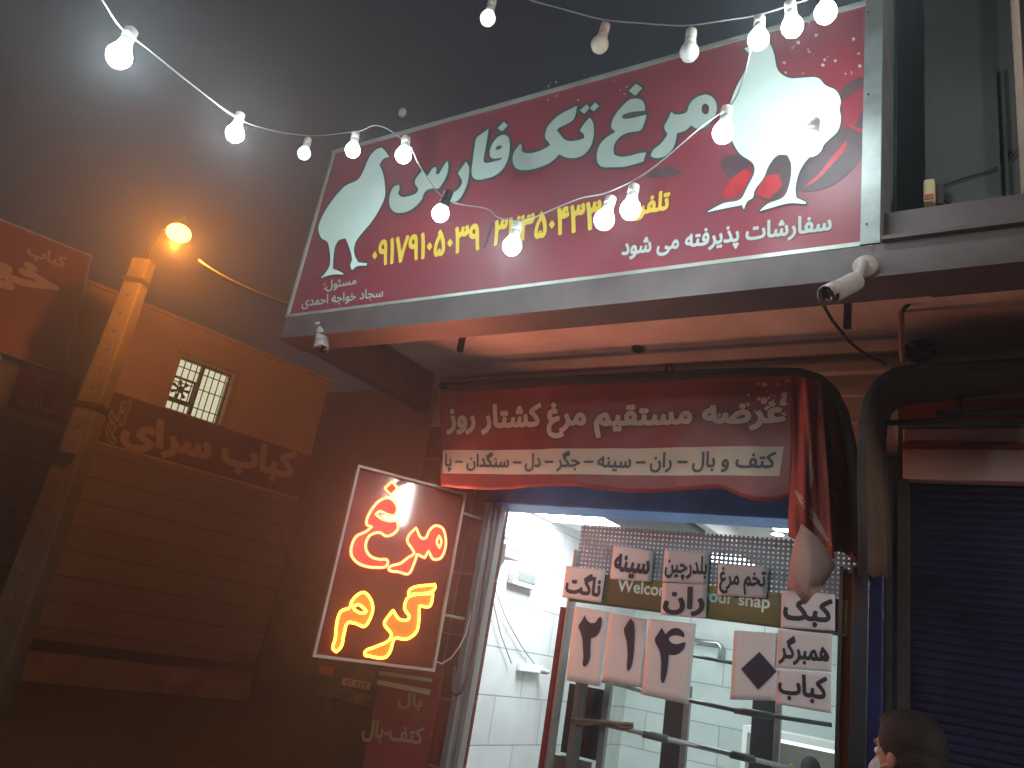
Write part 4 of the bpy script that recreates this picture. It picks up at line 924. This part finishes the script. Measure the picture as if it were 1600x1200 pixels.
# banner on the kebab house
kbn = thing('wall_banner', 'long dark red banner with pale kebab house lettering below the barred window', 'banner', kp(1, 3.6))
bs0, bs1 = ks(K(158, 640, .03)), ks(K(485, 740, .03))
b = MB(); kbox(b, bs0, bs1, 3.665, 4.49, .001, .03); b.build('panel', mat('banner_maroon', (.12, .032, .028), .6, scale=2, var=.25, bump=.05), kbn)
m_kl = mat('kebab_letter', (.38, .25, .18), .6, bump=0)
text('کباب سرای', *[K(x, y, .034) for x, y in ((190, 640), (466, 706), (458, 762), (187, 700))], bold=.05).build('lettering', m_kl, kbn)
text('خیام', *[K(x, y, .034) for x, y in ((158, 665), (198, 614), (212, 640), (176, 696))], bold=.04).build('emblem', mat('emblem', (.10, .07, .07), .6, bump=0), kbn)
text('خیام', *[K(x, y, .032) for x, y in ((156, 665), (198, 611), (214, 640), (176, 699))], bold=.11).build('emblem_rim', m_kl, kbn)
# red sign boards at the far left
ls = thing('sign_board', 'tilted red sign board with big pale lettering cut by the left picture edge', 'sign', K(60, 560, .3))
LE = .35
q = [K(-150, 283, LE), K(143, 400, LE), K(99, 584, LE), K(-200, 480, LE)]
b = MB(); b.add(q + [p - KN * .08 for p in q], [(0, 1, 2, 3), (7, 6, 5, 4), (0, 4, 5, 1), (1, 5, 6, 2), (2, 6, 7, 3), (3, 7, 4, 0)]); b.build('panel', mat('board_maroon', (.15, .03, .04), .5, scale=1.2, var=.3, bump=.05), ls)
b = MB()
for i in (0, 1, 2): b.tube([q[i] + KN * .01, q[i + 1] + KN * .01], .018, 6)
b.build('frame', m_alu, ls)
m_ll = mat('board_letter', (.36, .25, .18), .6, bump=0)
text('خیام', *[K(x, y, LE + .006) for x, y in ((-110, 322), (95, 425), (91, 482), (-120, 440))], bold=.05).build('lettering', m_ll, ls)
text('کباب', *[K(x, y, LE + .006) for x, y in ((45, 378), (105, 402), (101, 424), (41, 402))], bold=.03).build('lettering', m_ll, ls)
text('غذای بیرون', *[K(x, y, LE + .006) for x, y in ((-60, 495), (64, 536), (62, 550), (-62, 512))], bold=.02).build('lettering', mat('faint_letter', (.36, .12, .10), .6, bump=0), ls) if False else None
sb = thing('poster', 'small red poster with faint curled print below the tilted sign board', 'poster', K(80, 660, .02))
b = MB(); q = [K(32, 565, .03), K(128, 592, .03), K(108, 664, .03), K(12, 637, .03)]; b.add(q + [p - KN * .025 for p in q], [(0, 1, 2, 3), (7, 6, 5, 4), (0, 4, 5, 1), (1, 5, 6, 2), (2, 6, 7, 3), (3, 7, 4, 0)]); b.build('panel', mat('poster_red', (.30, .03, .05), .6, scale=3, var=.3), sb)
b = MB()
for k in range(3): b.tube([K(70 + 20 * math.cos(a * .6 + k) * (1 - .2 * k), 585 + 12 * k + 6 * math.sin(a * .8 + k), .035) for a in range(8)], .012, 5)
b.build('ornament', m_kl, sb)
text('کباب', *[K(x, y, .034) for x, y in ((35, 614), (92, 630), (88, 652), (30, 636))], bold=.02).build('lettering', m_kl, sb)
wb = thing('white_notice', 'pale notice board with dark lower half at the left edge of the lane', 'notice board', K(0, 600, .05))
b = MB(); q = [K(-60, 535, .2), K(6, 545, .2), K(2, 562, .2), K(-64, 552, .2)]; b.add(q + [p - KN * .03 for p in q], [(0, 1, 2, 3), (7, 6, 5, 4), (0, 4, 5, 1), (1, 5, 6, 2), (2, 6, 7, 3), (3, 7, 4, 0)]); b.build('board', m_white, wb)
b = MB(); q = [K(-60, 556, .18), K(30, 572, .18), K(10, 640, .18), K(-60, 625, .18)]; b.add(q + [p - KN * .03 for p in q], [(0, 1, 2, 3), (7, 6, 5, 4), (0, 4, 5, 1), (1, 5, 6, 2), (2, 6, 7, 3), (3, 7, 4, 0)]); b.build('lower_board', mat('notice_grey', (.13, .12, .12), .7, scale=3, var=.4), wb)

# ---- power pole with the orange street lamp
pb = PT(191, 505, 9.8); px_, py_ = pb[0], pb[1]
pol = thing('utility_pole', 'weathered concrete power pole with step holes carrying the orange street lamp', 'utility pole', (px_, py_, 0))
m_conc = mat('pole_concrete', (.13, .11, .085), .85, scale=4, var=.2, bump=.3, detail=7)
ax_ = np.array([RT[0], RT[1], 0]); ax_ /= np.linalg.norm(ax_); ay_ = np.array([-ax_[1], ax_[0], 0])
b = MB()
def ring_(z, wx, wy): c = np.array([px_, py_, z]); return [c + ax_ * wx * i + ay_ * wy * j for i, j in ((-1, -1), (1, -1), (1, 1), (-1, 1))]
zt_ = 5.55; V = ring_(0, .20, .16) + ring_(zt_, .115, .10); b.add(V, [(0, 3, 2, 1), (4, 5, 6, 7), (0, 1, 5, 4), (1, 2, 6, 5), (2, 3, 7, 6), (3, 0, 4, 7)]); b.build('shaft', m_conc, pol, bevel=.02)
for i in range(18):
    b = MB(); z = 1.0 + i * .25; f = z / zt_; b.lathe([(.02, 0), (.018, -.004)], np.array([px_, py_, z]) - ay_ * (.16 + (.10 - .16) * f + .0015), ay_, 10); b.build('step_hole', m_dark, pol)
b = MB(); c = np.array([px_, py_, 0]); b.tube([c - ax_ * (.235 - .02) + np.array([0, 0, .0]) - ay_ * .03, c - ax_ * (.235 - .095 * .75) - ay_ * .03 + np.array([0, 0, 4.2])], .022, 8); b.build('conduit', m_alu, pol, smooth=True)
b = MB(); b.obox(np.array([px_, py_, 3.05]) - ay_ * .15, ax_ * .09, ay_ * .03, (0, 0, .14)); b.build('plate', mat('pole_plate', (.16, .14, .13), .6), pol)
for z in (3.5, 5.2):
    b = MB(); f = z / zt_; w_ = .2 - .085 * f + .012; h_ = .16 - .06 * f + .012
    V = [np.array([px_, py_, z + k]) + ax_ * w_ * i + ay_ * h_ * j for k in (0, .06) for i, j in ((-1, -1), (1, -1), (1, 1), (-1, 1))]; b.add(V, [(0, 3, 2, 1), (4, 5, 6, 7), (0, 1, 5, 4), (1, 2, 6, 5), (2, 3, 7, 6), (3, 0, 4, 7)]); b.build('band', m_dark, pol)
lp = PT(280, 362, 9.2)
sl = thing('street_lamp', 'orange sodium street lamp glowing on an arm at the pole top', 'street lamp', lp)
b = MB(); b.tube([np.array([px_, py_, 5.3]), np.array([px_, py_, 5.75]), np.array([px_, py_, 5.95]) * .7 + (lp + np.array([0, 0, .25])) * .3, lp + np.array([0, 0, .16])], .018, 8); b.build('arm', m_dark, sl, smooth=True)
b = MB(); b.lathe([(.06, .075), (.085, .085), (.08, .12), (.05, .18), (.03, .2)], lp, (0, 0, 1), 20); b.build('head', m_dark, sl, smooth=True)
b = MB(); b.ellipsoid(lp - np.array([0, 0, .02]), (.14, .14, .105), 20, 10); b.build('glass', emis('sodium_glow', (1, .55, .06), 12), sl, smooth=True)
sl_l = bpy.data.lights.new('street_lamp_light', 'POINT'); sl_l.energy = 250; sl_l.color = (1, .30, .035); sl_l.shadow_soft_size = .04
o = bpy.data.objects.new('street_lamp_light', sl_l); COL.objects.link(o); o.location = [float(v) for v in lp - np.array([0, 0, .17])]
b = MB(); a, c = PT(312, 407, 9.0), PY(512, 496, YS + .1); mid = [a + (c - a) * t - np.array([0, 0, .15 * 4 * t * (1 - t) * 0.3]) for t in np.linspace(0, 1, 10)]; b.tube(mid, [.016 - .008 * t for t in np.linspace(0, 1, 10)], 8)
tag(b.build('service_cable', mat('service_grey', (.06, .055, .05), .6), org=a, smooth=True), 'grey service cable stretched from the street lamp to the corner of the red sign', 'cable')

# ---- end of the lane: dark wall with ornamental gate, parked car
ye = 13.2; m_lw = mat('lane_wall', (.12, .085, .07), .85, scale=2, var=.25, bump=.2)
lw = thing('lane_wall', 'dark rendered wall closing the end of the lane behind the gate', 'wall', (-10, ye, 0))
b = MB(); b.box((-19, ye + .1, 0), (-3, ye + .35, 7.0)); b.build('wall', m_lw, lw)
b = MB(); b.box((-19, ye + .05, 7.001), (-3, ye + .4, 7.08)); b.build('coping', m_lw, lw)
gt = thing('iron_gate', 'dark red sheet iron gate with oval scroll ornaments at the end of the lane', 'gate', (-10.6, ye, 0))
m_gate = mat('gate_paint', (.12, .035, .028), .45, scale=4, var=.25, bump=.1); m_orn = mat('gate_ornament', (.28, .13, .08), .4, metal=.3)
for i in range(4):
    x = -13.0 + i * 1.25; b = MB(); b.box((x, ye, .06), (x + 1.2, ye + .04, 3.0)); b.build('leaf', m_gate, gt, bevel=.01)
    b = MB()
    for zc_ in (.85, 2.2):
        for rx, rz in ((.42, .55), (.22, .48)): b.tube([(x + .6 + rx * math.cos(a), ye - .012, zc_ + rz * math.sin(a)) for a in np.linspace(0, 2 * math.pi, 25)[:-1]], .014, 6, closed=True)
        for s in (-1, 1): b.tube([(x + .6 + s * (.05 + .03 * k), ye - .012, zc_ - .4 + k * .2) for k in range(5)], .01, 6)
    b.tube([(x + .05, ye - .012, 1.52), (x + 1.15, ye - .012, 1.52)], .02, 6); b.build('ornament', m_orn, gt, smooth=True)
# car parked in the dark lane, tail toward the street
CX = np.array(PZ(545, 1128, 0.0)); CX[2] = 0
car = thing('parked_car', 'dark saloon car in the unlit lane, pale number plate showing below the lit sign', 'car', CX)
cu_ = np.array([-.35, .94, 0]); cu_ /= np.linalg.norm(cu_); cs_ = np.array([cu_[1], -cu_[0], 0]); up_ = np.array([0, 0, 1.])
def cpt(l, s, z): return CX + cu_ * l + cs_ * s + up_ * z
prof = [(0, .35), (-.02, .62), (.05, .92), (.55, .96), (1.05, 1.38), (1.5, 1.45), (2.3, 1.42), (3.0, 1.0), (3.9, .85), (4.15, .6), (4.12, .3), (3.2, .24), (.8, .24)]
m_car = mat('car_paint', (.02, .018, .02), .25, bump=0, coat=.6)
b = MB(); n_ = len(prof); cols = [(-.8, .93), (-.72, 1), (.72, 1), (.8, .93)]
V = []
for s, k in ((-.83, .97), (-.76, 1.), (.76, 1.), (.83, .97)):
    for l, z in prof:
        inn = max(0, (z - .95) / .5) * .17 * (1 if s < 0 else -1); V.append(cpt(l, s + inn, z * k if z > .5 else z))
fs = []
for c in range(3):
    for i in range(n_): fs.append((c * n_ + i, c * n_ + (i + 1) % n_, (c + 1) * n_ + (i + 1) % n_, (c + 1) * n_ + i))
fs += [tuple(range(n_)), tuple(reversed(range(3 * n_, 4 * n_)))]
b.add(V, fs); b.build('body', m_car, car, bevel=.02)
m_cg = mat('car_glass', (.01, .01, .012), .08, bump=0)
b = MB(); b.add([cpt(.60, -.56, 1.0), cpt(.60, .56, 1.0), cpt(1.02, .50, 1.37), cpt(1.02, -.50, 1.37)], [(0, 1, 2, 3)]); b.v = [tuple(np.array(v) - cu_ * .02 + up_ * .012) for v in b.v]; b.build('rear_window', m_cg, car)
for s in (-1, 1):
    b = MB(); b.add([cpt(.85, s * .79, 1.0), cpt(1.12, s * .71, 1.32), cpt(2.2, s * .70, 1.34), cpt(2.75, s * .79, 1.0)], [(0, 1, 2, 3)]); b.build('side_window', m_cg, car, solid=.004)
    b = MB(); b.obox(cpt(-.012, s * .60, .74), cs_ * .14, cu_ * .02, up_ * .07); b.build('tail_lamp', mat('tail_red', (.5, .02, .01), .2, bump=0, emit=(1, .05, .01), estr=.0), car, bevel=.01)
    for l in (.85, 3.3):
        w_ = MB(); w_.lathe([(.2, -.1), (.3, -.1), (.32, -.06), (.32, .06), (.3, .1), (.2, .1)], cpt(l, s * .74, .32), cs_, 24); wo = w_.build('wheel', m_black, car, smooth=True)
        w_ = MB(); w_.lathe([(.19, -.09), (.19, .09), (.05, .1)], cpt(l, s * .745, .32), cs_ * s, 18); w_.build('rim', m_alu, wo, smooth=True)
b = MB(); b.obox(cpt(-.035, 0, .62), cs_ * .26, cu_ * .006, up_ * .06); pln = b.build('number_plate', mat('plate_white', (.6, .55, .45), .4, bump=0), car)
text('۷۱ ۸۲۴', cpt(-.043, -.22, .665), cpt(-.043, .22, .665), cpt(-.043, .22, .575), cpt(-.043, -.22, .575), bold=.03).build('digits', m_ink, pln)
b = MB(); b.obox(cpt(-.05, 0, .42), cs_ * .8, cu_ * .05, up_ * .08); b.build('bumper', m_car, car, bevel=.03)

# ---- floodlight farther along the street: the white rectangle mirrored in the lit sign's glossy front
fp = np.array([5.8, -.28, 3.55]); aim = np.array([-1.2, 3.2, 2.0]) - fp; aim /= np.linalg.norm(aim); fs_ = np.cross(aim, [0, 0, 1.]); fs_ /= np.linalg.norm(fs_); fu_ = np.cross(fs_, aim)
fl_ = thing('floodlight', 'white rectangular floodlight on a steel post along the street, mirrored in the lit sign', 'floodlight', (6.0, -.5, 0))
b = MB(); b.obox(fp - aim * .05, fs_ * .20, fu_ * .36, aim * .045); b.build('housing', m_dark, fl_, bevel=.01)
b = MB(); b.quad(*[fp + fs_ * .16 * i + fu_ * .32 * j for i, j in ((-1, -1), (1, -1), (1, 1), (-1, 1))]); b.build('lens', emis('flood_white', (1, .93, .86), 330), fl_)
b = MB(); b.tube([(6.05, -.40, 0), (6.05, -.40, 3.9)], .05, 12); b.tube([(6.05, -.40, 3.5), fp - aim * .08], .03, 8); b.build('post', m_alu, fl_, smooth=True)

# ================================================================== PEOPLE
def person(label, base, face, H=1.68, mask=True, shirt=(.03, .03, .035)):
    base = np.array(base, float); f = np.array([face[0], face[1], 0.]); f /= np.linalg.norm(f); s = np.array([-f[1], f[0], 0.]); u = np.array([0, 0, 1.])
    k = H / 1.70; T = lambda a, l, z: base + (f * a + s * l + u * z) * k
    A = np.array([f, s, u])
    t = thing('person', label, 'person', base)
    def cap(mb, pts, rr, n=10): mb.tube([T(*p) for p in pts], [r * k for r in rr], 14); [mb.ellipsoid(T(*p), (r * k,) * 3, 14, 8) for p, r in zip(pts, rr)]
    def fin(mb, name, m, vox, smooth=6, par=None):
        me = bpy.data.meshes.new(name); me.from_pydata([tuple(map(float, v)) for v in np.array(mb.v) - base], [], mb.f)
        o = bpy.data.objects.new(name, me); COL.objects.link(o)
        bm = bmesh.new(); bm.from_mesh(me); bmesh.ops.recalc_face_normals(bm, faces=bm.faces); bm.to_mesh(me); bm.free()
        r = o.modifiers.new('r', 'REMESH'); r.mode = 'VOXEL'; r.voxel_size = vox; sm = o.modifiers.new('s', 'SMOOTH'); sm.factor = .5; sm.iterations = smooth
        bpy.context.view_layer.update(); dg = bpy.context.evaluated_depsgraph_get(); m2 = bpy.data.meshes.new_from_object(o.evaluated_get(dg)); o.modifiers.clear(); o.data = m2
        for p in m2.polygons: p.use_smooth = True
        m2.materials.clear(); m2.materials.append(m); o.parent = t; ORG[o.name] = base; return o
    b = MB()
    # head: cranium, jaw, nose, brows, ears, neck
    b.ellipsoid(T(-.005, 0, 1.595), (.096 * k, .074 * k, .102 * k), 24, 16, A); b.ellipsoid(T(.03, 0, 1.535), (.062 * k, .058 * k, .085 * k), 20, 14, A); b.ellipsoid(T(.062, 0, 1.482), (.03 * k, .032 * k, .022 * k), 14, 10, A)
    b.ellipsoid(T(.10, 0, 1.553), (.016 * k, .013 * k, .03 * k), 12, 8, A); b.ellipsoid(T(.113, 0, 1.54), (.014 * k, .016 * k, .012 * k), 12, 8, A)
    b.ellipsoid(T(.086, 0, 1.512), (.014 * k, .026 * k, .010 * k), 12, 8, A); b.ellipsoid(T(.088, 0, 1.60), (.012 * k, .055 * k, .012 * k), 12, 8, A)
    for q in (-1, 1): b.ellipsoid(T(-.005, q * .077, 1.555), (.018 * k, .008 * k, .026 * k), 12, 8, A)
    cap(b, [(-.02, 0, 1.53), (-.012, 0, 1.42)], [.055, .06])
    # trunk, arms, legs
    b.ellipsoid(T(0, 0, 1.26), (.115 * k, .17 * k, .19 * k), 20, 14, A); b.ellipsoid(T(0, 0, 1.05), (.10 * k, .14 * k, .17 * k), 20, 14, A); b.ellipsoid(T(0, 0, .92), (.11 * k, .16 * k, .13 * k), 20, 14, A)
    for q in (-1, 1):
        cap(b, [(0, q * .17, 1.38), (-.02, q * .215, 1.10), (.05, q * .225, .87)], [.058, .042, .03])
        cap(b, [(0, q * .085, .90), (.015, q * .095, .49), (-.01, q * .10, .09)], [.085, .055, .04]); cap(b, [(-.03, q * .10, .05), (.08, q * .105, .035), (.17, q * .11, .03)], [.045, .04, .03])
        b.ellipsoid(T(.065, q * .225, .82), (.035 * k, .015 * k, .045 * k), 12, 8, A)
        for i, (dl, ln_) in enumerate(((-.024, .075), (-.008, .085), (.008, .08), (.024, .062))):
            cap(b, [(.065 + dl, q * .225, .79), (.07 + dl, q * .222, .79 - ln_ * .5), (.062 + dl, q * .212, .79 - ln_)], [.0095, .0085, .0075])
        cap(b, [(.09, q * .222, .84), (.115, q * .212, .80), (.115, q * .205, .77)], [.011, .010, .008])
    fin(b, 'body', mat('skin', (.34, .16, .10), .55, scale=12, var=.08, bump=.05), .0075 * k, 3)
    # hair: cap over crown and back, short tufts
    h = MB(); h.ellipsoid(T(-.018, 0, 1.615), (.105 * k, .085 * k, .098 * k), 24, 16, A); h.ellipsoid(T(-.045, 0, 1.565), (.075 * k, .079 * k, .085 * k), 20, 14, A); h.ellipsoid(T(.022, 0, 1.668), (.068 * k, .060 * k, .036 * k), 16, 10, A)
    for i in range(260):
        th = random.uniform(0, 2 * math.pi); z = random.uniform(-.55, 1); r = math.sqrt(max(0, 1 - z * z)); p = np.array([r * math.cos(th) * .100 - .018, r * math.sin(th) * .080, 1.613 + z * .094])
        if p[0] > .055 and z < .55: continue
        h.ellipsoid(T(*p), (.007 * k, .006 * k, .009 * k), 8, 6, A)
    fin(h, 'hair', mat('hair', (.010, .007, .006), .75, scale=40, var=.4, bump=.4, bscale=120), .006 * k, 1)
    for q in (-1, 1):
        e = MB(); e.ellipsoid(T(.083, q * .03, 1.575), (.011 * k,) * 3, 12, 8, A); e.build('eye', m_white, t, smooth=True)
    c = MB(); c.ellipsoid(T(0, 0, 1.26), (.135 * k, .19 * k, .205 * k), 20, 14, A); c.ellipsoid(T(0, 0, 1.0), (.125 * k, .165 * k, .18 * k), 20, 14, A); cap(c, [(-.01, 0, 1.43), (-.01, 0, 1.40)], [.075, .09])
    for q in (-1, 1): cap(c, [(0, q * .17, 1.38), (-.02, q * .215, 1.10), (.045, q * .225, .89)], [.075, .058, .046])
    fin(c, 'shirt', mat('shirt_%d' % int(shirt[0] * 1000), shirt, .85, scale=14, var=.2, bump=.2), .012 * k, 3)
    c = MB(); c.ellipsoid(T(0, 0, .90), (.125 * k, .172 * k, .13 * k), 20, 14, A)
    for q in (-1, 1): cap(c, [(0, q * .085, .88), (.015, q * .095, .49), (-.01, q * .10, .10)], [.10, .072, .062])
    fin(c, 'trousers', mat('trousers', (.03, .03, .04), .85, scale=14, var=.2, bump=.2), .012 * k, 3)
    for q in (-1, 1):
        c = MB(); cap(c, [(-.035, q * .10, .045), (.08, q * .105, .04), (.18, q * .11, .035)], [.05, .046, .036]); fin(c, 'shoe', m_black, .009 * k, 2)
    if mask:
        c = MB(); c.ellipsoid(T(.07, 0, 1.515), (.056 * k, .060 * k, .05 * k), 18, 12, A); cap(c, [(.05, .062, 1.53), (0, .08, 1.548)], [.004, .004]); cap(c, [(.05, -.062, 1.53), (0, -.08, 1.548)], [.004, .004]); fin(c, 'face_mask', mat('mask_cloth', (.42, .48, .50), .8, scale=20, var=.05), .005 * k, 2)
    return t
hp = PT(1407, 1166, 2.4)
person('dark haired passer-by in pale face mask before the blue shutter, turned toward the shop', (hp[0] + .02, hp[1], hp[2] - 1.60), (-.84, .54), 1.70)
h2 = PT(1266, 1206, 4.7)
person('person with short brown hair inside the shop, standing behind the glass counter', (h2[0], h2[1], .15), (-.25, 1), 1.70 * (h2[2] + .08 - .15) / 1.70, False, (.12, .05, .04))

# ================================================================== lamp glow and lens glare, added as a volume of haze
b = MB(); b.box((-61, -21, -1), (41, 61, 9)); hz_ = b.build('haze', None); hz_['kind'] = 'stuff'
hm = bpy.data.materials.new('haze_air'); hm.use_nodes = True; n = hm.node_tree; n.nodes.clear(); o = n.nodes.new('ShaderNodeOutputMaterial'); v = n.nodes.new('ShaderNodeVolumePrincipled')
v.inputs['Color'].default_value = (.9, .92, .95, 1); v.inputs['Density'].default_value = .015; v.inputs['Anisotropy'].default_value = .75
n.links.new(v.outputs[0], o.inputs['Volume']); hz_.data.materials.append(hm)
